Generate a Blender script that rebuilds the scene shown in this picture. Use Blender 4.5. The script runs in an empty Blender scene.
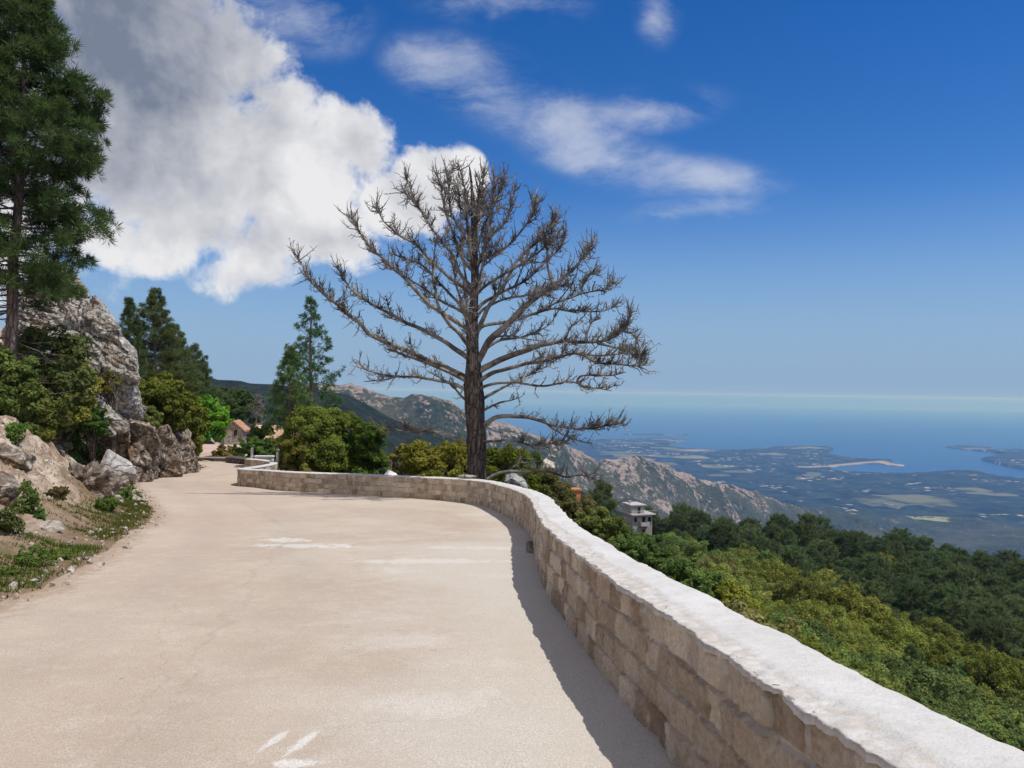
import bpy, bmesh, math, random
import numpy as np
from mathutils import Vector, Matrix
from mathutils.geometry import delaunay_2d_cdt

S = bpy.context.scene
C = S.collection
RNG = np.random.default_rng(11)
PI = math.pi

# ------------------------------------------------------------------ camera
F_PX, W, H = 768.0, 1024, 768
EYE = np.array([0.0, 0.0, 1.65])
PITCH, ROLL = math.atan(7.5 / 768), 0.0152
_F = np.array([0, math.cos(PITCH), math.sin(PITCH)])
_U0 = np.array([0, -math.sin(PITCH), math.cos(PITCH)])
_R0 = np.array([1.0, 0, 0])
_R = math.cos(ROLL) * _R0 + math.sin(ROLL) * _U0
_U = math.cos(ROLL) * _U0 - math.sin(ROLL) * _R0

def ray(px, py):
    return _R * ((px - 512) / F_PX) + _U * ((384 - py) / F_PX) + _F

def at(px, py, y):
    d = ray(px, py)
    return EYE + d * (y / d[1])

def at_z(px, py, z):
    d = ray(px, py)
    return EYE + d * ((z - EYE[2]) / d[2])

def px_of(p):
    q = np.atleast_2d(p) - EYE
    f = q @ _F
    return np.stack([512 + F_PX * (q @ _R) / f, 384 - F_PX * (q @ _U) / f], 1)

cam = bpy.data.cameras.new('camera')
cam.sensor_width = 36
cam.lens = 27
cam.clip_start = 0.05
cam.clip_end = 300000
co = bpy.data.objects.new('camera', cam)
C.objects.link(co)
M = Matrix.Identity(4)
for i in range(3):
    M[i][0], M[i][1], M[i][2], M[i][3] = _R[i], _U[i], -_F[i], EYE[i]
co.matrix_world = M
S.camera = co

# ------------------------------------------------------------------ noise
def _hash(ix, iy, iz, seed):
    h = (ix * 374761393 + iy * 668265263 + iz * 2147483647 + seed * 974634777) & 0xFFFFFFFF
    h = ((h ^ (h >> 13)) * 1274126177) & 0xFFFFFFFF
    h = (h ^ (h >> 16)) & 0xFFFFFFFF
    h = (h * 2246822519) & 0xFFFFFFFF
    return ((h ^ (h >> 15)) & 0xFFFF) / 32767.5 - 1.0

def vnoise(p, seed=0):
    p = np.asarray(p, float)
    i = np.floor(p).astype(np.int64)
    f = p - i
    u = f * f * (3 - 2 * f)
    r = 0
    for dx in (0, 1):
        for dy in (0, 1):
            for dz in (0, 1):
                w = (u[:, 0] if dx else 1 - u[:, 0]) * (u[:, 1] if dy else 1 - u[:, 1]) * (u[:, 2] if dz else 1 - u[:, 2])
                r = r + w * _hash(i[:, 0] + dx, i[:, 1] + dy, i[:, 2] + dz, seed)
    return r

def fbm(p, oct=4, seed=0, gain=0.5):
    p = np.asarray(p, float)
    a, r = 1.0, 0
    for k in range(oct):
        r = r + a * vnoise(p, seed + k * 17)
        p = p * 2.03 + 7.1
        a *= gain
    return r

def sst(x, a, b):
    t = np.clip((x - a) / (b - a), 0, 1)
    return t * t * (3 - 2 * t)

def unit(v):
    v = np.asarray(v, float)
    return v / np.maximum(np.linalg.norm(v, axis=-1, keepdims=True), 1e-9)

# ------------------------------------------------------------------ mesh builder and objects
class MB:
    def __init__(s):
        s.v, s.f, s.a, s.b, s.n = [], [], [], [], 0
    def add(s, V, F, var=0.5, aux=0.0):
        V = np.asarray(V, float).reshape(-1, 3)
        s.v.append(V)
        s.f.append(np.asarray(F, int) + s.n)
        s.a.append(np.broadcast_to(np.asarray(var, float), (len(V),)))
        s.b.append(np.broadcast_to(np.asarray(aux, float), (len(V),)))
        s.n += len(V)
        return s
    def box(s, c, size, rot=0.0, var=0.5, aux=0.0):
        x, y, z = np.asarray(size) / 2.0
        V = np.array([[-x, -y, -z], [x, -y, -z], [x, y, -z], [-x, y, -z], [-x, -y, z], [x, -y, z], [x, y, z], [-x, y, z]])
        c_, s_ = math.cos(rot), math.sin(rot)
        V = V @ np.array([[c_, s_, 0], [-s_, c_, 0], [0, 0, 1]]) + np.asarray(c)
        return s.add(V, [[0, 3, 2, 1], [4, 5, 6, 7], [0, 1, 5, 4], [1, 2, 6, 5], [2, 3, 7, 6], [3, 0, 4, 7]], var, aux)
    def tube(s, P, R, sides=5, var=0.5, aux=0.0, cap=True):
        P = np.asarray(P, float)
        n = len(P)
        R = np.broadcast_to(np.asarray(R, float), (n,))
        T = unit(np.gradient(P, axis=0))
        ref = np.array([0, 0, 1.0]) if abs(T[0, 2]) < 0.8 else np.array([1.0, 0, 0])
        A = unit(np.cross(T, ref))
        B = np.cross(T, A)
        th = np.arange(sides) * 2 * PI / sides
        V = P[:, None] + R[:, None, None] * (np.cos(th)[None, :, None] * A[:, None] + np.sin(th)[None, :, None] * B[:, None])
        i = np.arange(n - 1)[:, None] * sides
        j = np.arange(sides)[None]
        k = (j + 1) % sides
        Fq = np.stack([i + j, i + k, i + sides + k, i + sides + j], -1).reshape(-1, 4)
        s.add(V.reshape(-1, 3), Fq, var, aux)
        if cap:
            s.f.append(np.array([[s.n - sides + t for t in range(sides)]]))
        return s
    def build(s, name, mat, parent=None, smooth=False, loc=None):
        V = np.concatenate(s.v)
        me = bpy.data.meshes.new(name)
        me.vertices.add(len(V))
        me.vertices.foreach_set('co', V.astype(np.float32).ravel())
        loops = np.concatenate([f.ravel() for f in s.f])
        tot = np.concatenate([np.full(len(f), f.shape[1]) for f in s.f])
        st = np.concatenate([[0], np.cumsum(tot)[:-1]])
        me.loops.add(len(loops))
        me.loops.foreach_set('vertex_index', loops.astype(np.int32))
        me.polygons.add(len(tot))
        me.polygons.foreach_set('loop_start', st.astype(np.int32))
        for nm, arr in (('var', s.a), ('aux', s.b)):
            at_ = me.attributes.new(nm, 'FLOAT', 'POINT')
            at_.data.foreach_set('value', np.concatenate(arr).astype(np.float32))
        me.polygons.foreach_set('use_smooth', np.full(len(tot), bool(smooth)))
        me.update(calc_edges=True)
        if mat:
            me.materials.append(mat)
        o = bpy.data.objects.new(name, me)
        C.objects.link(o)
        if parent:
            o.parent = parent
        if loc is not None:
            o.location = loc
        return o

def tag(o, label=None, cat=None, group=None, kind=None):
    if label: o['label'] = label
    if cat: o['category'] = cat
    if group: o['group'] = group
    if kind: o['kind'] = kind
    return o

def empty(name, loc=(0, 0, 0), rz=0.0, **k):
    o = bpy.data.objects.new(name, None)
    C.objects.link(o)
    o.location = loc
    o.rotation_euler = (0, 0, rz)
    o.empty_display_size = 0.2
    return tag(o, **k)

def copy_tree(o, parent=None):
    c = o.copy()
    C.objects.link(c)
    if parent: c.parent = parent
    for ch in list(o.children):
        copy_tree(ch, c)
    return c

def grid_faces(n, m):
    i = np.arange(n - 1)[:, None] * m
    j = np.arange(m - 1)[None]
    return np.stack([i + j, i + j + 1, i + m + j + 1, i + m + j], -1).reshape(-1, 4)

def catmull(P, n=8):
    P = np.asarray(P, float)
    Q = np.vstack([2 * P[0] - P[1], P, 2 * P[-1] - P[-2]])
    t = np.linspace(0, 1, n, endpoint=False)[:, None]
    out = []
    for i in range(1, len(Q) - 2):
        a, b, c, d = Q[i - 1], Q[i], Q[i + 1], Q[i + 2]
        out.append(0.5 * (2 * b + (c - a) * t + (2 * a - 5 * b + 4 * c - d) * t ** 2 + (3 * b - a - 3 * c + d) * t ** 3))
    out.append(P[-1:])
    return np.vstack(out)

def resample(P, step):
    seg = np.linalg.norm(np.diff(P, axis=0), axis=1)
    s = np.concatenate([[0], np.cumsum(seg)])
    n = max(2, int(round(s[-1] / step)) + 1)
    q = np.linspace(0, s[-1], n)
    return np.stack([np.interp(q, s, P[:, k]) for k in range(P.shape[1])], 1), q

# ------------------------------------------------------------------ materials
def mat_new(name):
    m = bpy.data.materials.new(name)
    m.use_nodes = True
    nt = m.node_tree
    nt.nodes.clear()
    out = nt.nodes.new('ShaderNodeOutputMaterial')
    return m, nt, out

class NT:
    """small helper around a node tree"""
    def __init__(s, nt):
        s.nt = nt
    def n(s, t, **kw):
        nd = s.nt.nodes.new(t)
        for k, v in kw.items():
            setattr(nd, k, v)
        return nd
    def put(s, sock, v):
        if hasattr(v, 'is_output'):
            s.nt.links.new(v, sock)
        elif isinstance(v, (tuple, list)) and sock.type == 'RGBA' and len(v) == 3:
            sock.default_value = (*v, 1)
        else:
            sock.default_value = v
    def math(s, op, a, b=0.0, c=None, clamp=False):
        nd = s.n('ShaderNodeMath', operation=op, use_clamp=clamp)
        s.put(nd.inputs[0], a)
        s.put(nd.inputs[1], b)
        if c is not None: s.put(nd.inputs[2], c)
        return nd.outputs[0]
    def mr(s, v, a, b, c=0.0, d=1.0, smooth=True):
        nd = s.n('ShaderNodeMapRange', interpolation_type='SMOOTHSTEP' if smooth else 'LINEAR', clamp=True)
        for i, x in enumerate((v, a, b, c, d)):
            s.put(nd.inputs[i], x)
        return nd.outputs[0]
    def mix(s, f, a, b, mode='MIX'):
        nd = s.n('ShaderNodeMix', data_type='RGBA', blend_type=mode, clamp_factor=True)
        s.put(nd.inputs[0], f)
        s.put(nd.inputs[6], a)
        s.put(nd.inputs[7], b)
        return nd.outputs[2]
    def noise(s, vec, scale, detail=4.0, rough=0.55, dist=0.0, out=0, lac=2.0):
        nd = s.n('ShaderNodeTexNoise')
        s.put(nd.inputs['Vector'], vec)
        nd.inputs['Scale'].default_value = scale
        nd.inputs['Detail'].default_value = detail
        nd.inputs['Roughness'].default_value = rough
        nd.inputs['Lacunarity'].default_value = lac
        nd.inputs['Distortion'].default_value = dist
        return nd.outputs[out]
    def voronoi(s, vec, scale, feature='F1', out=0, rnd=1.0):
        nd = s.n('ShaderNodeTexVoronoi', feature=feature)
        s.put(nd.inputs['Vector'], vec)
        nd.inputs['Scale'].default_value = scale
        nd.inputs['Randomness'].default_value = rnd
        return nd.outputs[out]
    def coord(s, which='Object'):
        return s.n('ShaderNodeTexCoord').outputs[which]
    def mapping(s, vec, loc=(0, 0, 0), rot=(0, 0, 0), scale=(1, 1, 1), typ='POINT'):
        nd = s.n('ShaderNodeMapping', vector_type=typ)
        s.put(nd.inputs[0], vec)
        if typ != 'VECTOR' and typ != 'NORMAL':
            nd.inputs['Location'].default_value = loc
        nd.inputs['Rotation'].default_value = rot
        nd.inputs['Scale'].default_value = scale
        return nd.outputs[0]
    def length(s, v):
        nd = s.n('ShaderNodeVectorMath', operation='LENGTH')
        s.put(nd.inputs[0], v)
        return nd.outputs['Value']
    def vadd(s, a, b):
        nd = s.n('ShaderNodeVectorMath', operation='ADD')
        s.put(nd.inputs[0], a)
        s.put(nd.inputs[1], b)
        return nd.outputs[0]
    def vscale(s, a, k):
        nd = s.n('ShaderNodeVectorMath', operation='SCALE')
        s.put(nd.inputs[0], a)
        s.put(nd.inputs['Scale'], k)
        return nd.outputs[0]
    def attr(s, name):
        return s.n('ShaderNodeAttribute', attribute_name=name).outputs['Fac']
    def rand(s):
        return s.n('ShaderNodeObjectInfo').outputs['Random']
    def bump(s, h, strength=0.5, dist=0.02):
        nd = s.n('ShaderNodeBump')
        nd.inputs['Strength'].default_value = strength
        nd.inputs['Distance'].default_value = dist
        s.put(nd.inputs['Height'], h)
        return nd.outputs[0]
    def principled(s, color, rough=0.9, normal=None, spec=0.2, metal=0.0):
        nd = s.n('ShaderNodeBsdfPrincipled')
        s.put(nd.inputs['Base Color'], color)
        s.put(nd.inputs['Roughness'], rough)
        nd.inputs['Specular IOR Level'].default_value = spec
        nd.inputs['Metallic'].default_value = metal
        if normal is not None: s.put(nd.inputs['Normal'], normal)
        return nd.outputs[0]
    def hsv(s, col, h=0.5, sat=1.0, v=1.0):
        nd = s.n('ShaderNodeHueSaturation')
        s.put(nd.inputs['Hue'], h)
        s.put(nd.inputs['Saturation'], sat)
        s.put(nd.inputs['Value'], v)
        s.put(nd.inputs['Color'], col)
        return nd.outputs[0]

def simple_mat(name, col, rough=0.85, nscale=6.0, amt=0.25, bump=0.3, bdist=0.01, spec=0.2, metal=0.0):
    m, nt, out = mat_new(name)
    k = NT(nt)
    co_ = k.coord()
    n1 = k.noise(co_, nscale, 6)
    dark = tuple(c * (1 - amt) for c in col)
    lite = tuple(min(1, c * (1 + amt)) for c in col)
    c = k.mix(k.mr(n1, 0.3, 0.7), dark, lite)
    b = k.bump(k.noise(co_, nscale * 6, 5), bump, bdist)
    nt.links.new(k.principled(c, rough, b, spec, metal), out.inputs[0])
    return m

def foliage_mat(name, dark, light, trans=0.35, hue=0.03, val=0.25):
    m, nt, out = mat_new(name)
    k = NT(nt)
    c = k.mix(k.attr('var'), dark, light)
    r = k.rand()
    r2 = k.math('FRACT', k.math('MULTIPLY', r, 17.3))
    c = k.hsv(c, k.mr(r, 0, 1, 0.5 - hue, 0.5 + hue, False), 1.0, k.mr(r2, 0, 1, 1 - val, 1 + val, False))
    d = k.n('ShaderNodeBsdfDiffuse')
    t = k.n('ShaderNodeBsdfTranslucent')
    nt.links.new(c, d.inputs[0])
    ct = k.hsv(c, 0.49, 1.1, 1.1)
    nt.links.new(ct, t.inputs[0])
    mx = k.n('ShaderNodeMixShader')
    mx.inputs[0].default_value = trans
    nt.links.new(d.outputs[0], mx.inputs[1])
    nt.links.new(t.outputs[0], mx.inputs[2])
    nt.links.new(mx.outputs[0], out.inputs[0])
    return m

def bark_mat(name, c0, c1, scale=5.0):
    m, nt, out = mat_new(name)
    k = NT(nt)
    o_ = k.coord()
    v = k.mapping(o_, scale=(1, 1, 0.25))
    n1 = k.noise(v, scale * 2, 7, 0.65)
    vo = k.voronoi(v, scale * 2.2, 'DISTANCE_TO_EDGE')
    h = k.math('ADD', k.mr(vo, 0.0, 0.12), k.math('MULTIPLY', n1, 0.6))
    c = k.mix(k.mr(n1, 0.3, 0.7), c0, c1)
    c = k.mix(k.mr(vo, 0.0, 0.08, 0.6, 0.0), c, tuple(x * 0.4 for x in c0))
    nt.links.new(k.principled(c, 0.95, k.bump(h, 0.9, 0.05), 0.1), out.inputs[0])
    return m

def mat_deadwood():
    m, nt, out = mat_new('dead_wood')
    k = NT(nt)
    o_ = k.coord()
    n1 = k.noise(o_, 1.6, 5, 0.6)
    n2 = k.noise(o_, 9, 6, 0.65)
    c = k.mix(k.mr(n1, 0.36, 0.62), (0.042, 0.037, 0.034), (0.30, 0.285, 0.268))
    c = k.mix(k.mr(n2, 0.35, 0.7, 0.0, 0.6), c, (0.14, 0.11, 0.09))
    nt.links.new(k.principled(c, 0.9, k.bump(n2, 0.6, 0.03), 0.15), out.inputs[0])
    return m

def mat_rock(name='granite', base=(0.52, 0.49, 0.45), dark=(0.22, 0.20, 0.175), brown=(0.23, 0.15, 0.09), bright=(0.62, 0.60, 0.57)):
    m, nt, out = mat_new(name)
    k = NT(nt)
    o_ = k.coord()
    n1 = k.noise(o_, 0.7, 7, 0.65, 0.4)
    n2 = k.noise(o_, 3.5, 8, 0.7, 0.3)
    n3 = k.noise(o_, 22, 6, 0.7)
    c = k.mix(k.mr(n2, 0.38, 0.62), dark, base)
    c = k.mix(k.mr(n2, 0.52, 0.68), c, bright)
    c = k.mix(k.mr(n1, 0.52, 0.64, 0, 0.75), c, brown)
    c = k.mix(k.mr(n3, 0.55, 0.75, 0, 0.6), c, tuple(x * 0.5 for x in dark))
    vo = k.voronoi(k.vadd(o_, k.vscale(k.noise(o_, 2, 3, out=1), 0.5)), 0.9, 'DISTANCE_TO_EDGE')
    c = k.mix(k.mr(vo, 0.0, 0.03, 0.7, 0.0), c, tuple(x * 0.4 for x in dark))
    h = k.math('ADD', k.math('MULTIPLY', n2, 1.0), k.math('ADD', k.math('MULTIPLY', n3, 0.25), k.mr(vo, 0, 0.06, -0.4, 0)))
    nt.links.new(k.principled(c, 0.92, k.bump(h, 0.9, 0.15), 0.15), out.inputs[0])
    return m

def mat_road():
    m, nt, out = mat_new('road_surface')
    k = NT(nt)
    o_ = k.coord()
    big = k.noise(o_, 0.16, 5, 0.6, 0.4)
    mid = k.noise(o_, 0.9, 6, 0.65, 0.3)
    fine = k.noise(o_, 85, 3, 0.75)
    grit = k.voronoi(o_, 120)
    c = k.mix(k.mr(big, 0.35, 0.65), (0.452, 0.368, 0.284), (0.512, 0.436, 0.35))
    c = k.mix(k.mr(mid, 0.36, 0.66, 0.0, 0.32), c, (0.37, 0.295, 0.235))
    md2 = k.noise(o_, 3.3, 6, 0.7, 0.2)
    c = k.mix(k.mr(md2, 0.45, 0.68, 0.0, 0.32), c, (0.56, 0.49, 0.42))
    # pale concrete dusting towards the wall side, reddish towards the left
    sx = k.n('ShaderNodeSeparateXYZ')
    nt.links.new(o_, sx.inputs[0])
    e = k.math('ADD', sx.outputs[0], k.math('MULTIPLY', k.math('SUBTRACT', big, 0.5), 9.0))
    c = k.mix(k.mr(e, -2.2, 0.8, 0.0, 0.8), c, (0.53, 0.49, 0.43))
    c = k.mix(k.mr(e, -4.5, -7.5, 0.0, 0.3), c, (0.51, 0.375, 0.30))
    ns = k.noise(k.mapping(o_, scale=(0.9, 0.7, 1)), 0.9, 7, 0.7, 0.8)
    c = k.mix(k.math('MULTIPLY', k.mr(ns, 0.5, 0.75, 0.0, 0.45), k.mr(e, -3.5, -0.5)), c, (0.64, 0.61, 0.56))
    # whitish cement smears and a faint painted mark with ragged edges
    rag = k.noise(k.mapping(o_, scale=(1, 0.6, 1)), 5.0, 7, 0.75, 0.6)
    for (px, py, a, b, rot, s0) in PATCHES:
        p = at_road(px, py)
        q = k.mapping(o_, (p[0], p[1], 0), (0, 0, rot), (a, b, 1e3), 'TEXTURE')
        dd = k.math('ADD', k.length(q), k.math('MULTIPLY', k.math('SUBTRACT', rag, 0.5), 4.0))
        c = k.mix(k.mr(dd, 1.05, 0.45, 0.0, s0), c, (0.66, 0.64, 0.60))
    # long seam and cracks
    wv = k.vadd(o_, k.vscale(k.noise(o_, 1.1, 4, out=1), 0.8))
    cr = k.voronoi(wv, 0.33, 'DISTANCE_TO_EDGE')
    crm = k.math('MULTIPLY', k.mr(cr, 0.0, 0.006, 1.0, 0.0), k.mr(mid, 0.46, 0.58))
    c = k.mix(k.math('MULTIPLY', crm, 0.07), c, (0.17, 0.13, 0.10))
    for (A, B, wd) in SEAMS:
        a, b = at_road(*A), at_road(*B)
        dx, dy = b[0] - a[0], b[1] - a[1]
        L = math.hypot(dx, dy)
        q = k.mapping(wv, ((a[0] + b[0]) / 2 + 0.4, (a[1] + b[1]) / 2 + 0.4, 0), (0, 0, math.atan2(dy, dx)), (L / 2, wd, 1e3), 'TEXTURE')
        sp = k.n('ShaderNodeSeparateXYZ')
        nt.links.new(q, sp.inputs[0])
        ln = k.math('MULTIPLY', k.mr(k.math('ABSOLUTE', sp.outputs[1]), 0.2, 1.0, 1.0, 0.0), k.mr(k.math('ABSOLUTE', sp.outputs[0]), 0.8, 1.0, 1.0, 0.0))
        c = k.mix(k.math('MULTIPLY', ln, k.mr(rag, 0.35, 0.6, 0.02, 0.17)), c, (0.2, 0.155, 0.125))
    # worn wheel tracks that follow the road, soil washed in from the bank, grit at the foot of the wall
    dl, dw = k.attr('var'), k.attr('aux')
    for q_, w_ in ((1.35, 0.55), (3.0, 0.6)):
        tr = k.mr(k.math('ABSOLUTE', k.math('SUBTRACT', k.math('ADD', dl, k.math('MULTIPLY', k.math('SUBTRACT', mid, 0.5), 0.8)), q_)), 0.0, w_, 0.16, 0.0)
        c = k.mix(tr, c, (0.33, 0.275, 0.225))
    c = k.mix(k.mr(k.math('ADD', dl, k.math('MULTIPLY', k.math('SUBTRACT', rag, 0.5), 1.6)), 0.5, -0.05, 0.0, 0.75), c, (0.30, 0.20, 0.13))
    c = k.mix(k.mr(k.math('ADD', dw, k.math('MULTIPLY', k.math('SUBTRACT', rag, 0.5), 0.5)), 0.24, 0.0, 0.0, 0.6), c, (0.30, 0.245, 0.19))
    spk = k.math('ADD', k.math('MULTIPLY', k.math('MULTIPLY', k.math('SUBTRACT', fine, 0.5), 1.3), k.mr(md2, 0.35, 0.65, 0.35, 1.0)), k.math('MULTIPLY', k.math('SUBTRACT', grit, 0.4), 0.4))
    c = k.hsv(c, 0.5, 0.95, k.math('ADD', 0.88, spk))
    spot = k.noise(o_, 7, 3, 0.6)
    c = k.mix(k.mr(spot, 0.7, 0.76, 0.0, 0.5), c, (0.24, 0.17, 0.12))
    h = k.math('ADD', k.math('MULTIPLY', fine, 0.6), k.math('SUBTRACT', grit, crm))
    nt.links.new(k.principled(c, 0.95, k.bump(h, 0.55, 0.004), 0.12), out.inputs[0])
    return m

def mat_ground():
    m, nt, out = mat_new('hillside_soil')
    k = NT(nt)
    o_ = k.coord()
    n1 = k.noise(o_, 0.5, 7, 0.65, 0.5)
    n2 = k.noise(o_, 3.0, 8, 0.7, 0.3)
    n3 = k.noise(o_, 25, 5, 0.7)
    soil = k.mix(k.mr(n1, 0.36, 0.62), (0.37, 0.275, 0.195), (0.58, 0.50, 0.41))
    soil = k.mix(k.mr(n2, 0.46, 0.62, 0, 0.8), soil, (0.21, 0.13, 0.085))
    n4 = k.noise(o_, 1.1, 8, 0.75, 0.6)
    soil = k.mix(k.mr(n4, 0.53, 0.63, 0, 0.85), soil, (0.17, 0.10, 0.065))
    soil = k.mix(k.mr(n3, 0.55, 0.7, 0, 0.5), soil, (0.16, 0.11, 0.08))
    # litter and thin grass low on the bank (aux), forest floor away from it (var)
    lit = k.mix(k.mr(n2, 0.50, 0.64), (0.20, 0.125, 0.075), (0.13, 0.13, 0.05))
    lit = k.mix(k.mr(n3, 0.52, 0.66, 0, 0.7), lit, (0.34, 0.25, 0.17))
    c = k.mix(k.math('MULTIPLY', k.attr('aux'), k.mr(n1, 0.25, 0.5, 0.55, 1.0)), soil, lit)
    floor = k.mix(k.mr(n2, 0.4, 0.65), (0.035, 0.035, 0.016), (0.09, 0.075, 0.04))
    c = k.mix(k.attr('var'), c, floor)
    h = k.math('ADD', n2, k.math('MULTIPLY', n3, 0.3))
    nt.links.new(k.principled(c, 0.97, k.bump(h, 0.8, 0.12), 0.1), out.inputs[0])
    return m

def mat_mountain():
    m, nt, out = mat_new('maquis_and_granite')
    k = NT(nt)
    o_ = k.coord()
    n0 = k.noise(o_, 0.0022, 6, 0.62, 0.3)
    n1 = k.noise(k.mapping(o_, rot=(0, 0, 0.7), scale=(1, 0.45, 0.7)), 0.011, 9, 0.72, 0.4)
    n2 = k.noise(o_, 0.055, 6, 0.75)
    veg = k.mix(k.mr(n2, 0.35, 0.65), (0.016, 0.025, 0.010), (0.055, 0.066, 0.030))
    veg = k.mix(k.mr(n0, 0.45, 0.6, 0, 0.6), veg, (0.080, 0.080, 0.045))
    rock = k.mix(k.mr(n2, 0.35, 0.65), (0.14, 0.112, 0.092), (0.32, 0.265, 0.228))
    e = k.math('ADD', k.attr('var'), k.math('ADD', k.math('MULTIPLY', k.math('SUBTRACT', n1, 0.5), 2.2), k.math('MULTIPLY', k.math('SUBTRACT', n2, 0.5), 1.5)))
    c = k.mix(k.mr(e, 0.52, 0.72), veg, rock)
    c = k.mix(k.mr(k.math('ADD', k.attr('aux'), k.math('MULTIPLY', k.math('SUBTRACT', n1, 0.5), 1.6)), 1.35, 1.5), c, (0.24, 0.26, 0.125))
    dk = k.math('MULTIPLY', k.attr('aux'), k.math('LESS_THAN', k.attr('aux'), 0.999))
    c = k.mix(dk, c, k.mix(k.mr(n2, 0.35, 0.65), (0.008, 0.013, 0.008), (0.026, 0.036, 0.02)))  # near hill's forest tone, cloud shadow painted in
    h = k.math('ADD', n1, k.math('MULTIPLY', n2, 0.35))
    nt.links.new(k.principled(c, 0.97, k.bump(h, 0.8, 22.0), 0.05), out.inputs[0])
    return m

def mat_plain():
    m, nt, out = mat_new('coastal_land')
    k = NT(nt)
    o_ = k.coord()
    n0 = k.noise(o_, 0.0012, 6, 0.6, 0.4)
    n1 = k.noise(o_, 0.006, 7, 0.7, 0.3)
    n2 = k.noise(o_, 0.022, 4, 0.7)
    veg = k.mix(k.mr(n1, 0.35, 0.65), (0.008, 0.017, 0.012), (0.034, 0.050, 0.030))
    vf = k.voronoi(k.vadd(o_, k.vscale(k.noise(o_, 0.002, 3, out=1), 300.0)), 0.0024, 'F1', 1)
    fs = k.n('ShaderNodeSeparateColor')
    nt.links.new(vf, fs.inputs[0])
    fld = k.math('MULTIPLY', k.mr(fs.outputs[0], 0.84, 0.88), k.mr(n0, 0.48, 0.56))
    c = k.mix(k.math('MULTIPLY', fld, 0.55), veg, (0.20, 0.20, 0.11))
    vb = k.n('ShaderNodeTexVoronoi', feature='F1')
    nt.links.new(o_, vb.inputs['Vector'])
    vb.inputs['Scale'].default_value = 0.016
    vs = k.n('ShaderNodeSeparateColor')
    nt.links.new(vb.outputs['Color'], vs.inputs[0])
    n5 = k.noise(o_, 0.0019, 4, 0.6)
    hs = k.math('MULTIPLY', k.mr(vs.outputs[0], 0.70, 0.72), k.math('MULTIPLY', k.mr(vb.outputs['Distance'], 0.5, 0.3), k.mr(n5, 0.49, 0.62)))
    c = k.mix(hs, c, (0.48, 0.43, 0.38))
    c = k.mix(k.attr('var'), c, (0.34, 0.30, 0.25))
    fa = k.math('ADD', k.attr('aux'), k.math('MULTIPLY', k.math('SUBTRACT', n1, 0.5), 2.2))
    c = k.mix(k.mr(fa, 0.46, 0.60, 0, 0.42), c, (0.19, 0.21, 0.11))
    nt.links.new(k.principled(c, 0.97, k.bump(n1, 0.5, 15.0), 0.05), out.inputs[0])
    return m

def mat_sea():
    m, nt, out = mat_new('sea_water')
    k = NT(nt)
    o_ = k.coord()
    n = k.noise(k.mapping(o_, scale=(0.12, 1, 1)), 0.0009, 6, 0.6, 0.3)
    c = k.mix(k.mr(n, 0.3, 0.7), (0.006, 0.040, 0.150), (0.012, 0.062, 0.195))
    nt.links.new(k.principled(c, 0.35, None, 0.22), out.inputs[0])
    return m

def mat_wall():
    m, nt, out = mat_new('cut_stone')
    k = NT(nt)
    o_ = k.coord()
    v = k.attr('var')
    mo = k.attr('aux')
    n1 = k.noise(o_, 4, 7, 0.7, 0.3)
    n2 = k.noise(o_, 30, 6, 0.75)
    n3 = k.noise(o_, 1.2, 5, 0.6)
    st = k.mix(v, (0.27, 0.20, 0.14), (0.68, 0.585, 0.475))
    st = k.mix(k.mr(n1, 0.42, 0.66, 0, 0.5), st, (0.58, 0.50, 0.41))
    st = k.mix(k.mr(n3, 0.52, 0.68, 0, 0.45), st, (0.28, 0.175, 0.11))
    st = k.hsv(st, 0.5, 1.0, k.mr(n2, 0.25, 0.75, 0.62, 1.35, False))
    mor = k.mix(k.mr(n1, 0.35, 0.65), (0.42, 0.36, 0.30), (0.70, 0.64, 0.56))
    c = k.mix(k.mr(mo, 0.1, 0.9), st, mor)
    c = k.mix(k.mr(mo, 1.2, 1.9), c, (0.72, 0.70, 0.66))
    h = k.math('ADD', n2, k.math('MULTIPLY', n1, 0.8))
    nt.links.new(k.principled(c, 0.95, k.bump(h, 1.0, 0.02), 0.12), out.inputs[0])
    return m

def mat_coping():
    m, nt, out = mat_new('white_mortar')
    k = NT(nt)
    o_ = k.coord()
    n1 = k.noise(o_, 2.2, 7, 0.65, 0.4)
    n2 = k.noise(o_, 14, 6, 0.7, 0.2)
    n3 = k.noise(o_, 75, 4, 0.7)
    v = k.attr('var')
    c = k.mix(k.mr(n1, 0.35, 0.65), (0.53, 0.515, 0.49), (0.60, 0.59, 0.57))
    c = k.mix(k.mr(n2, 0.50, 0.68, 0, 0.4), c, (0.47, 0.43, 0.38))
    c = k.mix(k.math('MULTIPLY', v, k.mr(n2, 0.36, 0.60, 0.0, 0.6)), c, (0.43, 0.37, 0.31))
    c = k.mix(k.mr(n3, 0.62, 0.70, 0, 0.6), c, (0.26, 0.225, 0.19))
    wv = k.vadd(o_, k.vscale(k.noise(o_, 2.5, 5, 0.65, out=1), 0.35))
    ck = k.voronoi(wv, 0.75, 'DISTANCE_TO_EDGE')
    ckm = k.math('MULTIPLY', k.mr(ck, 0.0, 0.008, 1.0, 0.0), k.mr(n1, 0.5, 0.6))
    c = k.mix(k.math('MULTIPLY', ckm, 0.22), c, (0.3, 0.26, 0.22))
    n4 = k.noise(o_, 32, 5, 0.75)
    c = k.mix(k.mr(n4, 0.52, 0.68, 0, 0.35), c, (0.44, 0.41, 0.375))
    h = k.math('SUBTRACT', k.math('ADD', k.math('MULTIPLY', n2, 1.0), k.math('MULTIPLY', n3, 0.5)), ckm)
    nt.links.new(k.principled(c, 0.9, k.bump(h, 0.75, 0.012), 0.15), out.inputs[0])
    return m

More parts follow.
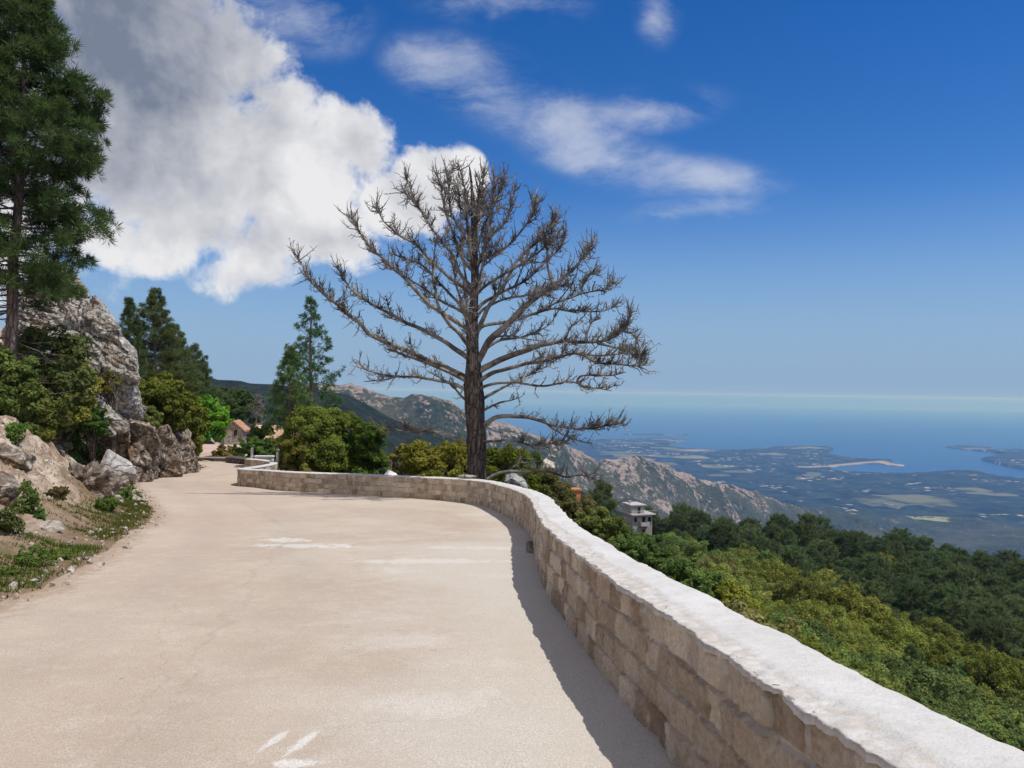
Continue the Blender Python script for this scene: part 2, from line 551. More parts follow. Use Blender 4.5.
# ------------------------------------------------------------------ the road and the wall line
_ys = np.linspace(-60, 200, 2601)
_sl = np.where(_ys < 38, 0.082, np.where(_ys < 48, 0.082 + (0.012 - 0.082) * (_ys - 38) / 10, 0.012))
_zs = -np.cumsum(_sl) * (_ys[1] - _ys[0])
_zs -= np.interp(0, _ys, _zs)
def zr(y):
    return np.interp(y, _ys, _zs)

def at_road(px, py):
    d = ray(px, py)
    lo, hi = 0.5, 150.0
    for _ in range(60):
        mid = (lo + hi) / 2
        p = EYE + d * mid / d[1]
        if p[2] > zr(p[1]): lo = mid
        else: hi = mid
    return EYE + d * hi / d[1]

WALL_H = 0.765
THICK = 0.35
_wp = [(684, 768), (645, 720), (600, 667.5), (570, 624), (547.5, 589), (536, 555), (530.6, 536), (521, 525), (506, 515.6), (484, 506), (461, 502),
       (427.5, 499), (390, 496.7), (343, 494), (290, 491), (262, 487.8)]
WALL = [(2.1, -5.5), (1.44, 0.0), (1.15, 2.27), (1.04, 3.14)] + [tuple(at_road(*p)[:2]) for p in _wp]
WALL += [(-12.1, 35.3), (-12.8, 36.3), (-13.3, 37.6), (-13.6, 39.2), (-13.75, 41.0), (-13.85, 43.0), (-13.95, 44.6), (-14.5, 46.0), (-15.4, 47.2), (-16.6, 48.0)]
WALL = catmull(np.array(WALL), 10)
WALL, WS = resample(WALL, 0.1)

_lp = [(10, 600), (45, 583.5), (78, 567), (112, 546), (135, 531), (146, 524), (152, 514.6), (148.5, 501.6), (137, 490), (134, 483), (146, 478), (179, 473), (203, 467)]
LEFT = [(-4.6, -12), (-4.6, -4), (-4.75, 2)] + [tuple(at_road(*p)[:2]) for p in _lp]
LEFT += [(LEFT[-1][0] - 3, LEFT[-1][1] + 2.5), (LEFT[-1][0] - 16, LEFT[-1][1] + 4.5), (LEFT[-1][0] - 40, LEFT[-1][1] + 8)]
LEFT = catmull(np.array(LEFT), 8)
LEFT, _ = resample(LEFT, 0.25)
_nn = fbm(np.c_[LEFT * 1.3, np.zeros(len(LEFT))], 3, 5)
LEFT = LEFT + 0.07 * _nn[:, None]

def sdist(P, L):
    """signed distance to a polyline, positive to the right of its direction; also index"""
    A, B = L[:-1], L[1:]
    best = np.full(len(P), 1e18)
    sg = np.zeros(len(P))
    idx = np.zeros(len(P), int)
    AB = B - A
    l2 = (AB ** 2).sum(1)
    for s in range(0, len(P), 20000):
        p = P[s:s + 20000]
        d = p[:, None] - A[None]
        t = np.clip((d * AB[None]).sum(2) / l2[None], 0, 1)
        q = d - t[..., None] * AB[None]
        dd = (q ** 2).sum(2)
        i = dd.argmin(1)
        r = np.arange(len(p))
        best[s:s + 20000] = np.sqrt(dd[r, i])
        cr = AB[i, 0] * d[r, i, 1] - AB[i, 1] * d[r, i, 0]
        sg[s:s + 20000] = np.where(cr < 0, 1, -1)
        idx[s:s + 20000] = i
    return best * sg, idx

def in_poly(P, poly):
    poly = np.asarray(poly, float)
    x, y = P[:, 0], P[:, 1]
    r = np.zeros(len(P), bool)
    j = len(poly) - 1
    for i in range(len(poly)):
        xi, yi, xj, yj = *poly[i], *poly[j]
        c = ((yi > y) != (yj > y)) & (x < (xj - xi) * (y - yi) / ((yj - yi) if yj != yi else 1e-9) + xi)
        r ^= c
        j = i
    return r

WC = WALL[::5]
LC = LEFT[::3]
LEFT_SIDE = np.vstack([LEFT, [[-3000, LEFT[-1][1] + 40], [-3000, -3000], [LEFT[0][0], -3000]]])
OUT_SIDE = np.vstack([WALL, [[WALL[-1][0] - 0.3, 50.0], [WALL[-1][0] - 0.3, 3000], [4000, 3000], [4000, -3000], [WALL[0][0] + 1.5, -3000]]])
def sides(P):
    dl = np.abs(sdist(P, LC)[0])
    dw, wi = sdist(P, WC)
    return np.where(in_poly(P, LEFT_SIDE), dl, -dl), np.where(in_poly(P, OUT_SIDE), np.abs(dw), -np.abs(dw)), wi

# ------------------------------------------------------------------ terrain heights
COLS = np.array([-400, 0, 100, 200, 260, 330, 420, 500, 560, 640, 720, 850, 1024, 1250, 1800.])
ROWS = np.array([20, 45, 70, 110, 170, 250, 330, 450.])
TAB = np.array([
    [6, 9, 14, 20, 26, 30, 30, 20],
    [2, 4, 6, 8, 9, 6, -2, -20],
    [-1, 0, -1, -1, -4, -10, -20, -40],
    [-3, -3.6, -3.6, -5, -10, -20, -30, -55],
    [-4, -5, -6, -9, -15, -26, -38, -65],
    [-5, -7, -11, -17, -26, -41, -56, -82],
    [-6, -9.5, -15, -24, -36, -52, -70, -98],
    [-7, -11, -18, -27, -40, -55, -75, -108],
    [-8, -12.5, -20, -28, -39, -52, -72, -112],
    [-9, -14.5, -21, -29.5, -39, -47, -72, -125],
    [-11, -17, -23, -31, -40, -48, -72, -130],
    [-14, -21, -27, -35, -43, -49.5, -72, -135],
    [-17, -25, -32, -40, -47, -52, -76, -140],
    [-20, -29, -37, -46, -54, -58, -84, -150],
    [-22, -33, -43, -55, -68, -80, -110, -190.]])

def bil(T, u, v):
    iu = np.clip(np.floor(u).astype(int), 0, T.shape[0] - 2)
    iv = np.clip(np.floor(v).astype(int), 0, T.shape[1] - 2)
    fu, fv = np.clip(u - iu, 0, 1), np.clip(v - iv, 0, 1)
    return (T[iu, iv] * (1 - fu) * (1 - fv) + T[iu + 1, iv] * fu * (1 - fv) + T[iu, iv + 1] * (1 - fu) * fv + T[iu + 1, iv + 1] * fu * fv)

def azpx(P):
    """azimuth as an abscissa; 90 degrees and beyond is clamped"""
    a = np.arctan2(P[:, 0], P[:, 1])
    a = np.clip(a, -1.1, 1.1)
    return 512 + F_PX * np.tan(a)

# lot beyond the bend
LOT = (-46, -20.5, 55.2, 68.0)
LOT_Z = -3.42

def near_height(P, want=False):
    d = np.hypot(P[:, 0], P[:, 1])
    u = np.interp(azpx(P), COLS, np.arange(len(COLS)))
    v = np.interp(d, ROWS, np.arange(len(ROWS)))
    far = bil(TAB, u, v)
    dl, dw, wi = sides(P)                         # positive on the bank side / outside the wall
    base = zr(np.minimum(P[:, 1], 75))
    n = fbm(np.c_[P * 0.35, np.zeros(len(P))], 4, 3)
    n2 = fbm(np.c_[P * 1.6, np.zeros(len(P))], 4, 9)
    # bank
    rise = np.interp(dl, [0, 0.7, 1.6, 3.5, 6.5, 9, 14, 30, 80], [0, 0.06, 0.42, 1.9, 4.2, 5.1, 6.0, 9.8, 18])
    rise = rise * (1 + 0.18 * n) + sst(dl, 0.4, 2.5) * (0.30 * n2 + 0.11 * fbm(np.c_[P * 4.5, np.zeros(len(P))], 3, 19))
    bank = base + rise
    wb = sst(P[:, 1], 40, 56)                     # beyond the rocks the bank flattens into the far ground
    bank = bank * (1 - wb) + np.minimum(bank, np.maximum(far, base - 0.1)) * wb
    bank = np.where(P[:, 1] > 48, np.minimum(bank, far + 3 * sst(-P[:, 0], 20, 60)) * sst(P[:, 1], 48, 62) + bank * (1 - sst(P[:, 1], 48, 62)), bank)
    # outside the wall
    t = sst(dw, 0.45, 15)
    zwl = zr(WC[np.clip(wi, 0, len(WC) - 1), 1])
    drop = (zwl - 0.45 - 0.16 * np.clip(dw, 0, 15)) * (1 - t) + far * t + 0.25 * n * sst(dw, 1, 6)
    on_left = dl > 0
    outside = (dw > 0) & (~on_left)
    roadz = base - 0.07
    g = np.where(on_left, bank, np.where(outside, drop, roadz))
    # behind the end of the road everything follows the far table
    beyond = sst(P[:, 1], 50.5, 58) * sst(P[:, 0], -70, -20)
    g = np.where(~on_left & ~outside & (P[:, 1] > 50.5), roadz * (1 - beyond) + np.minimum(far, roadz) * beyond, g)
    bh = sst(P[:, 1], 64, 80)
    g = np.where(P[:, 1] > 64, g * (1 - bh) + (far + 0.8 * n) * bh, g)
    inlot = (P[:, 0] > LOT[0] - 1) & (P[:, 0] < LOT[1] + 1) & (P[:, 1] > LOT[2] - 0.2) & (P[:, 1] < LOT[3] + 1)
    g = np.where(inlot, LOT_Z - 0.08, g)
    if want:
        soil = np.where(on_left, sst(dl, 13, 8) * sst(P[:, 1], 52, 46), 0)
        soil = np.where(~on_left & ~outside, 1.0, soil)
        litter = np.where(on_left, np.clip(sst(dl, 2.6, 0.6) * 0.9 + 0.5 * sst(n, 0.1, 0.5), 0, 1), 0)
        return g, 1 - soil, litter
    return g

def hit(px, py, lo=3.0, hi=400.0):
    d = ray(px, py)
    ys = np.exp(np.linspace(math.log(lo), math.log(hi), 500))
    P = EYE[None] + d[None] * (ys / d[1])[:, None]
    g = near_height(P[:, :2])
    b = np.nonzero(P[:, 2] < g)[0]
    return P[b[0]] if len(b) else P[-1]

def gz(x, y):
    return float(near_height(np.array([[x, y]]))[0])

# ridges of the mountain side (crest given by where it stands against the sky, at its own distance)
RA_X = np.array([-400, 100, 200, 260, 300, 345, 375, 400, 450, 500, 560, 640, 900])
RA_Y = np.array([340, 368, 376, 383, 386.5, 393, 408, 421, 438, 456, 480, 520, 640])
RB_X = np.array([-400, 200, 337, 350, 366, 390, 404, 411, 425, 439.5, 450, 464, 480, 497, 517, 532, 542, 560, 574, 600, 642, 658, 682, 700, 738, 754, 771, 792, 828, 863, 900, 960, 1024, 1400])
RB_Y = np.array([380, 386, 389, 388, 393, 398, 399, 396, 395.5, 399, 403, 412, 419, 424, 427, 432, 435, 438, 448, 458, 456.5, 463, 471, 480, 486, 491, 496.5, 507, 512, 516, 530, 556, 590, 720])
RB_D = np.interp(RB_X, [-400, 337, 450, 560, 800, 1024, 1400], [2300, 2500, 2600, 2900, 4100, 3900, 3600])

def far_height(P, want=False):
    d = np.hypot(P[:, 0], P[:, 1])
    X = azpx(P)
    ca = np.cos(np.clip(np.arctan2(P[:, 0], P[:, 1]), -1.1, 1.1))
    yd = d * ca
    def crest(xx, yy, dist):
        e = 391.5 + 0.0152 * (X - 512)
        return 1.65 - (np.interp(X, xx, yy) - e) / F_PX * dist
    n = fbm(np.c_[P * 0.004, np.zeros(len(P))], 6, 21, 0.55)
    nr = 1 - np.abs(fbm(np.c_[P * 0.0022, np.zeros(len(P))], 5, 31, 0.55))
    dA = 1150.0
    zA = crest(RA_X, RA_Y, dA)
    A = zA - np.where(yd < dA, 0.22 * (dA - yd), 0.45 * (yd - dA))
    dB = np.interp(X, RB_X, RB_D)
    zB = crest(RB_X, RB_Y, dB)
    off = np.abs(yd - dB)
    B = zB - np.where(yd < dB, 0.30 * (dB - yd), 0.38 * (yd - dB)) + sst(off, 0, 260) * (70 * (nr - 0.6) + 22 * n) + (9 + 5 * sst(700 - X, 0, 300)) * n + 7 * fbm(np.c_[P * 0.016, np.zeros(len(P))], 4, 27, 0.6)
    A = A + sst(np.abs(yd - dA), 0, 150) * 18 * n + 3 * n
    base = np.interp(d, [300, 450, 1000, 2000, 3000, 5000, 8000, 9500, 13000], [-150, -170, -380, -620, -715, -752, -785, -790, -792])
    base = base + 9 * n + sst(d, 2500, 4500) * sst(d, 9000, 6000) * 22 * (nr - 0.7)
    z = np.maximum(np.maximum(A, B), base)
    if want:
        isB = (B >= A) & (B > base)
        rock = np.where(isB, 0.25 + 0.34 * np.exp(-off / 110.0) * sst(X, 830, 770) + 0.15 * sst(X, 820, 640), 0.0)
        rock = np.where(~isB & (z <= base + 0.01), 0.25, rock)
        dark = np.where((A > B) & (A > base), 0.92, 0)  # near left hill: dark forest, with a cloud's shadow put into its colour
        pq = px_of(np.c_[P, z])
        t_ = np.clip((pq[:, 0] - 862) / 92, 0, 1)
        fy = np.interp(t_, [0, 0.35, 0.55, 1], [507, 510, 516.5, 520.5])
        fd = np.maximum(np.abs(pq[:, 1] - fy) / 2.6, np.abs(pq[:, 0] - 908) / 46)
        dark = np.where(sst(fd, 1.2, 0.5) > 0, 1 + sst(fd, 1.3, 0.4), dark)
        return z, rock, dark
    return z

# coast, given at sea level
SEA_Z = -800.0
COAST = [(-300, 436), (300, 438), (480, 440), (560, 441), (600, 439.5), (640, 439), (660, 438.6), (691, 440.5), (668, 444), (678, 448), (700, 449.5), (740, 450), (765, 448), (780, 446.3), (816, 446.7), (833, 450), (828, 454),
         (845, 457.5), (859, 459), (873, 460), (885, 460), (894, 464), (906, 466), (894, 466.6), (875, 464), (856, 465), (837, 467), (828, 469.5), (838, 472), (875, 474), (911, 473.5),
         (947, 472), (966, 471.4), (985, 476), (1024, 480), (1100, 487), (1400, 520), (1400, 700), (-300, 700)]
ISLES = [[(944, 447.4), (961, 446), (982, 447.6), (996, 450), (1003, 451.2), (1024, 449.8), (1120, 447), (1300, 450), (1300, 478), (1100, 474), (1024, 470.3), (1009, 467.6), (995, 464), (980, 460.4), (992, 458), (1005, 455.5), (990, 452.6), (961, 449.8)],
         [(620, 434.5), (655, 434), (690, 435), (655, 435.6)]]
BEACH = [(800, 468.5), (828, 467.5), (837, 466), (856, 464.2), (875, 463), (894, 465.4), (906, 466)]

def polar(az, rad):
    A, R_ = np.meshgrid(az, rad)
    return np.stack([R_ * np.sin(A), R_ * np.cos(A)], -1).reshape(-1, 2)

# placements that the road material needs
PATCHES = [(306, 546, 0.95, 0.34, 0.05, 0.7), (286, 540, 0.4, 0.5, 0.9, 0.7), (425, 561, 1.3, 0.30, 0.1, 0.4), (500, 548, 1.6, 0.3, 0.0, 0.35),
           (272, 742, 0.035, 0.22, -0.22, 0.7), (303, 742, 0.05, 0.22, -0.3, 0.85), (288, 764, 0.16, 0.06, 0.0, 0.8), (330, 622, 0.4, 0.12, 0.4, 0.15), (430, 705, 0.5, 0.3, 0.5, 0.22), (400, 640, 0.6, 0.35, 0.3, 0.18)]
SEAMS = [((285, 535), (135, 745), 0.05), ((240, 500), (290, 530), 0.12), ((135, 740), (215, 715), 0.02), ((180, 600), (120, 760), 0.02)]

# ------------------------------------------------------------------ build the setting
def build_setting():
    az = np.concatenate([np.radians(np.linspace(-180, -48, 45))[:-1], np.radians(np.linspace(-48, 48, 400)), np.radians(np.linspace(48, 180, 45))[1:]])
    rad = np.concatenate([[0.3], np.exp(np.linspace(math.log(1.2), math.log(460), 300))])
    P = polar(az, rad)
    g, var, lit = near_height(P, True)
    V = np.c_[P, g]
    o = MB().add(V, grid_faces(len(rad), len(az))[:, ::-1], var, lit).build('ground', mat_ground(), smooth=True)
    tag(o, 'sandy hillside with bare earth bank and forest floor', kind='structure')

    az = np.concatenate([np.radians(np.linspace(-75, -44, 40))[:-1], np.radians(np.linspace(-44, 44, 860)), np.radians(np.linspace(44, 75, 40))[1:]])
    rad = np.concatenate([np.exp(np.linspace(math.log(430), math.log(2200), 120))[:-1], np.exp(np.linspace(math.log(2200), math.log(4700), 330))[:-1], np.exp(np.linspace(math.log(4700), math.log(5600), 30))])
    P = polar(az, rad)
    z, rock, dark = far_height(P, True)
    near = near_height(P)
    b = sst(np.hypot(P[:, 0], P[:, 1]), 430, 560)
    z = (near - 2) * (1 - b) + z * b
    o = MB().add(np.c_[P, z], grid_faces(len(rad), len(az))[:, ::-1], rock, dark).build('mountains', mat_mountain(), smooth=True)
    tag(o, 'rocky granite ridges covered with dark maquis', kind='structure')

    rad = np.exp(np.linspace(math.log(5450), math.log(20000), 260))
    P = polar(az, rad)
    z = far_height(P)
    Q = np.c_[P, np.full(len(P), SEA_Z)]
    pq = px_of(Q)
    land = in_poly(pq, COAST)
    for isl in ISLES:
        land |= in_poly(pq, isl)
    n = fbm(np.c_[P * 0.0007, np.zeros(len(P))], 5, 41)
    hz = SEA_Z + 10 + 26 * np.clip(n + 0.35, 0, 2)
    hz += 45 * np.exp(-(((pq[:, 0] - 962) / 26) ** 2 + ((pq[:, 1] - 476) / 3.5) ** 2)) + 35 * np.exp(-(((pq[:, 0] - 812) / 30) ** 2 + ((pq[:, 1] - 449.5) / 2) ** 2))
    hz += 30 * np.exp(-(((pq[:, 0] - 890) / 12) ** 2 + ((pq[:, 1] - 462.5) / 1.2) ** 2)) + 40 * np.exp(-(((pq[:, 0] - 1030) / 30) ** 2 + ((pq[:, 1] - 463) / 4) ** 2))
    k = sst(np.hypot(P[:, 0], P[:, 1]), 5450, 7500)
    z = np.where(land, z * (1 - k) + hz * k, SEA_Z - 30)
    bd = np.full(len(P), 1e9)
    Bp = catmull(np.array(BEACH), 6)
    for q in Bp:
        bd = np.minimum(bd, ((pq[:, 0] - q[0]) / 4) ** 2 + ((pq[:, 1] - q[1]) / 0.6) ** 2)
    sand = np.exp(-bd) * 1.0
    sand += 0.8 * np.exp(-(((pq[:, 0] - 695) / 16) ** 2 + ((pq[:, 1] - 451) / 0.9) ** 2))
    fieldm = np.zeros(len(P))
    for (fx, fy, fa, fb) in [(690, 458, 16, 1.6), (660, 467, 18, 1.8), (740, 473, 16, 1.2), (812, 476, 9, 1.6), (720, 477, 12, 1.2), (620, 455, 20, 1.2)]:
        fieldm = np.maximum(fieldm, sst((((pq[:, 0] - fx) / fa) ** 2 + ((pq[:, 1] - fy) / fb) ** 2), 1.9, 0.2))
    o = MB().add(np.c_[P, z], grid_faces(len(rad), len(az))[:, ::-1], np.clip(sand, 0, 1), fieldm).build('coastal_plain', mat_plain(), smooth=True)
    tag(o, 'wide hazy coastal plain with fields, beaches and islands', kind='structure')

    th = np.linspace(0, 2 * PI, 361)
    rr = np.array([4000, 12000, 25000, 40000, 53000.])
    P = polar(th, rr)
    o = MB().add(np.c_[P, np.full(len(P), SEA_Z)], grid_faces(len(rr), len(th))[:, ::-1]).build('sea', mat_sea())
    tag(o, 'calm blue sea reaching the horizon', kind='structure')

    # road sheet
    wl = WALL[(WALL[:, 1] > -5.4)]
    T = unit(np.gradient(wl, axis=0))
    Nr = np.stack([T[:, 1], -T[:, 0]], 1)
    right = wl + Nr * 0.2
    poly = np.vstack([LEFT, [[-47, 54.9], [-20.0, 54.9], [-17.6, 52.5]], right[::-1][::3], [[2.2, -12]]])
    gx, gy = np.meshgrid(np.arange(-45, 4, 0.8), np.arange(-12, 56, 0.8))
    G = np.c_[gx.ravel(), gy.ravel()]
    G = G[in_poly(G, poly)]
    dl, _ = sdist(G, LC)
    dw, _ = sdist(G, WC)
    G = G[(np.abs(dl) > 0.3) & (np.abs(dw) > 0.3)]
    pts = [Vector(p) for p in np.vstack([poly, G])]
    m = len(poly)
    vs, es, fs, *_ = delaunay_2d_cdt(pts, [], [list(range(m))], 1, 1e-4)
    V = np.array([[v.x, v.y] for v in vs])
    z = zr(V[:, 1]) + 0.015 * fbm(np.c_[V * 0.3, np.zeros(len(V))], 2, 77)
    mb = MB()
    F = [list(f) for f in fs]
    mb.add(np.c_[V, z], np.array([f for f in F if len(f) == 3]), np.abs(sdist(V, LC)[0]), np.clip(np.where(sides(V)[1] > 0, 0, np.abs(sdist(V, WC)[0])), 0, 50))
    o = mb.build('road', mat_road(), smooth=True)
    tag(o, 'pale tan road surface curving downhill to the left', kind='structure')
    # lot
    x0, x1, y0, y1 = LOT
    o = MB().add([[x0, y0 + .3, LOT_Z], [x1 - 2.0, y0 + 0.3, LOT_Z], [x1, y1 - 4, LOT_Z], [x1 - 1, y1, LOT_Z], [x0, y1, LOT_Z]], [[0, 1, 2, 3, 4]]).build(
        'pavement', simple_mat('lot_surface', (0.46, 0.33, 0.27), 0.95, 0.5, 0.12))
    tag(o, 'pinkish paved lot beyond the bend', kind='structure')

def build_wall():
    root = empty('stone_wall', (WALL[0][0], WALL[0][1], 0), label='low curved wall of cut stone with white mortar top along the road', cat='wall')
    off = np.array([WALL[0][0], WALL[0][1], 0])
    # adaptive stations
    fine = np.arange(WS[0], WS[-1], 0.003)
    dist = np.hypot(np.interp(fine, WS, WALL[:, 0]), np.interp(fine, WS, WALL[:, 1]))
    keep, last = [], -9
    for s_, d_ in zip(fine, dist):
        if s_ - last >= (0.05 if s_ < 5.5 else max(0.0065, min(0.05, d_ * 0.0017))):
            keep.append(s_)
            last = s_
    s = np.array(keep)
    X = np.stack([np.interp(s, WS, WALL[:, 0]), np.interp(s, WS, WALL[:, 1])], 1)
    T = unit(np.gradient(X, axis=0))
    kk = np.ones(9) / 9
    Nr = np.stack([T[:, 1], -T[:, 0]], 1)
    zb = zr(X[:, 1])
    # stones: courses with their own random joints
    rng = np.random.default_rng(5)
    nv = 96
    tz = np.linspace(0, 1, nv)
    hts = [0.175, 0.19, 0.195, 0.205]
    def face(sign, seed, course_h):
        rng = np.random.default_rng(seed)
        SS, ZZ = np.meshgrid(s, tz * WALL_H, indexing='ij')
        wob = 0.035 * fbm(np.c_[SS.ravel() * 1.7, ZZ.ravel() * 3, np.full(SS.size, seed)], 3, seed)
        wob2 = 0.020 * fbm(np.c_[SS.ravel() * 2.3, ZZ.ravel() * 2.5, np.full(SS.size, seed + 9.)], 3, seed + 4)
        sw = SS.ravel() + wob + 0.006 * fbm(np.c_[SS.ravel() * 11, ZZ.ravel() * 11, np.full(SS.size, seed + 2.)], 2, seed + 6)
        zw = ZZ.ravel() + wob2 + 0.018 * vnoise(np.c_[SS.ravel() * 0.9, np.zeros(SS.size), np.zeros(SS.size)], seed + 2)
        edges = np.concatenate([[-1.0], np.cumsum(course_h)])
        edges[-1] = 9
        edges[0] = -9
        ci = np.clip(np.searchsorted(edges, zw) - 1, 0, len(course_h) - 1)
        cz0 = np.concatenate([[0], np.cumsum(course_h)])
        dz = np.minimum(np.where(ci == 0, 1, zw - cz0[ci]), np.where(ci == len(course_h) - 1, 1, cz0[ci + 1] - zw))
        ds = np.zeros(SS.size)
        tone = np.zeros(SS.size)
        prot = np.zeros(SS.size)
        lj = np.zeros(SS.size)
        for c in range(len(course_h)):
            L = rng.uniform(0.15, 0.42, int(WS[-1] / 0.15) + 20)
            j = np.cumsum(L) - 1
            tn = rng.uniform(0, 1, len(j) + 1)
            pr = rng.uniform(0.020, 0.040, len(j) + 1)
            mk = ci == c
            k = np.searchsorted(j, sw[mk])
            k = np.clip(k, 1, len(j) - 1)
            ds[mk] = np.minimum(sw[mk] - j[k - 1], j[k] - sw[mk])
            tone[mk] = tn[k]
            prot[mk] = pr[k]
        e = np.minimum(dz, ds)
        rough = fbm(np.c_[SS.ravel() * 9, ZZ.ravel() * 9, tone * 40], 5, seed + 20, 0.6)
        mask = sst(e + 0.006 * vnoise(np.c_[SS.ravel() * 16, ZZ.ravel() * 16, np.zeros(SS.size)], seed + 41), 0.008, 0.019)
        rough = rough + 0.8 * fbm(np.c_[SS.ravel() * 3.5, ZZ.ravel() * 3.5, tone * 40], 3, seed + 24)
        disp = mask * (prot + 0.0085 * rough) + 0.004 * rough - 0.022 * (1 - mask) * (ci == len(course_h) - 1) * (ds < 0.03)
        smear = sst(fbm(np.c_[SS.ravel() * 1.1, ZZ.ravel() * 2, np.zeros(SS.size)], 3, seed + 33), 0.15, 0.6)
        aux = (1 - sst(e, 0.008, 0.017 + 0.02 * smear))
        top = ZZ.ravel() / WALL_H
        drip = sst(ds, 0.03, 0.008) * (ci == len(course_h) - 1) * sst(top, 0.70, 0.9) * sst(vnoise(np.c_[np.round(sw * 2.2), np.zeros(len(sw)), np.zeros(len(sw))], 3), -0.5, 0.1)
        lip = 0.8 * sst(top + 0.022 * rough, 0.955, 0.99)
        aux = np.maximum(aux, 2.0 * np.maximum(drip * 0.95, lip))
        lean = -0.03 * (ZZ.ravel() / WALL_H)
        o_ = (disp - lean * 0)
        base = X if sign < 0 else X + Nr * THICK
        Bx = np.repeat(base, nv, 0)
        Nn = np.repeat(Nr, nv, 0) * sign
        V = np.c_[Bx + Nn * o_[:, None], np.repeat(zb, nv) + ZZ.ravel() - 0.05 * (ZZ.ravel() < 0.001)]
        # the tops of the stones, running back under the mortar
        V = V.reshape(len(s), nv, 3)
        back = np.c_[base - Nr * sign * 0.08, zb + WALL_H - 0.004][:, None]
        V = np.concatenate([V, back], 1).reshape(-1, 3)
        tone = np.concatenate([tone.reshape(len(s), nv), tone.reshape(len(s), nv)[:, -1:]], 1).ravel()
        aux = np.concatenate([aux.reshape(len(s), nv), np.full((len(s), 1), 1.6)], 1).ravel()
        Fq = grid_faces(len(s), nv + 1)
        if sign > 0: Fq = Fq[:, ::-1]
        return V - off, Fq, tone, aux
    mb = MB()
    V, Fq, tone, aux = face(-1, 5, hts)
    mb.add(V, Fq, tone, aux)
    # outer side goes down a little further
    V, Fq, tone, aux = face(1, 8, [0.2, 0.28, 0.3])
    V = V.copy()
    V[::nv + 1, 2] -= 1.6
    mb.add(V, Fq, tone, aux)
    # ends
    for i in (0, -1):
        a, b = X[i], X[i] + Nr[i] * THICK
        z0, z1 = zb[i] - 0.3, zb[i] + WALL_H - 0.01
        mb.add(np.array([[*a, z0], [*b, z0], [*b, z1], [*a, z1]]) - off, [[0, 1, 2, 3]], 0.4, 0.0)
    mb.build('stonework', mat_wall(), root, smooth=True)
    # coping
    w = np.concatenate([[0, 0.0, 0.03, 0.07], np.linspace(0.12, 0.9, 15), [0.95, 0.98, 1.0, 1.0]])
    nw = len(w)
    SS, WW = np.meshgrid(s, w, indexing='ij')
    SSr, WWr = SS.ravel(), WW.ravel()
    z0 = np.zeros(SS.size)
    n = fbm(np.c_[SSr * 2.2, WWr * 1.2, z0], 5, 50, 0.6)
    n2 = fbm(np.c_[SSr * 14, WWr * 5.5, z0], 4, 55, 0.65)
    edge_in = fbm(np.c_[SSr * 4, z0, z0], 5, 60, 0.65)
    edge_out = fbm(np.c_[SSr * 3, z0 + 5, z0], 4, 61)
    lat = WWr * (THICK + 0.075) - 0.036 + np.where(WWr < 0.3, -0.017 * edge_in * (1 - WWr / 0.3), 0) + np.where(WWr > 0.75, 0.022 * edge_out * (WWr * 4 - 3), 0)
    lb = 0.36 + 0.14 * vnoise(np.c_[SSr * 0.8, z0, z0], 70) + 0.06 * vnoise(np.c_[SSr * 3.3, z0, z0], 71)
    front = sst(WWr, lb + 0.02, lb - 0.03)
    zz = np.repeat(zb, nw) + WALL_H + 0.012 + 0.004 * n + 0.0022 * n2 + front * (0.004 * n2 - 0.010 - 0.014 * np.clip(lb - WWr, 0, 1)) + 0.008 * (1 - sst(WWr, 0.9, 1.0))
    col = np.tile(np.arange(nw), len(s))
    zz[col == 0] -= 0.024 + 0.010 * edge_in[col == 0]
    zz[col == nw - 1] -= 0.06
    Vx = np.repeat(X, nw, 0) + np.repeat(Nr, nw, 0) * lat[:, None]
    var = np.clip(front * 0.95 + sst(WWr, 0.86, 1.0) * 0.5, 0, 1)
    mb = MB().add(np.c_[Vx, zz] - off, grid_faces(len(s), nw)[:, ::-1], var)
    mb.build('coping', mat_coping(), root, smooth=True)

# ------------------------------------------------------------------ rocks
_ico = {}
def ico(n):
    if n not in _ico:
        bm = bmesh.new()
        bmesh.ops.create_icosphere(bm, subdivisions=n, radius=1)
        bm.verts.ensure_lookup_table()
        _ico[n] = (np.array([v.co[:] for v in bm.verts]), np.array([[v.index for v in f.verts] for f in bm.faces]))
        bm.free()
    return _ico[n]

def rock_shape(c, r, seed, n=5, planes=16, rough=0.10, rot=(0, 0, 0), sharp=1.0):
    rng = np.random.default_rng(seed)
    V, Fq = ico(n)
    d = unit(rng.normal(size=(planes, 3)))
    h = rng.uniform(0.62, 0.95, planes)
    dot = V @ d.T
    rad = np.min(np.where(dot > 0.05, h[None] / np.maximum(dot, 0.05), 9), 1)
    rad = np.minimum(rad, 1.12)
    V = V * rad[:, None]
    R_ = np.array(Matrix.Rotation(rot[2], 3, 'Z') @ Matrix.Rotation(rot[1], 3, 'Y') @ Matrix.Rotation(rot[0], 3, 'X'))
    V = (V * np.asarray(r)) @ R_.T
    s_ = np.mean(r)
    q = V / s_ + seed * 3.7
    nn = fbm(q * 1.8, 5, seed, 0.55)
    ridged = np.abs(fbm(q * 1.2, 3, seed + 5))
    N = unit(V / np.asarray(r).mean())
    V = V + N * (rough * s_ * (nn - 0.9 * ridged))[:, None]
    return V + np.asarray(c), Fq

def add_rock(name, label, c, r, seed, mat, n=4, rot=(0, 0, 0), group=None, planes=16, rough=0.09):
    V, Fq = rock_shape((0, 0, 0), r, seed, n, planes, rough, rot)
    o = MB().add(V, Fq).build(name, mat, loc=c)
    return tag(o, label, 'rock', group)

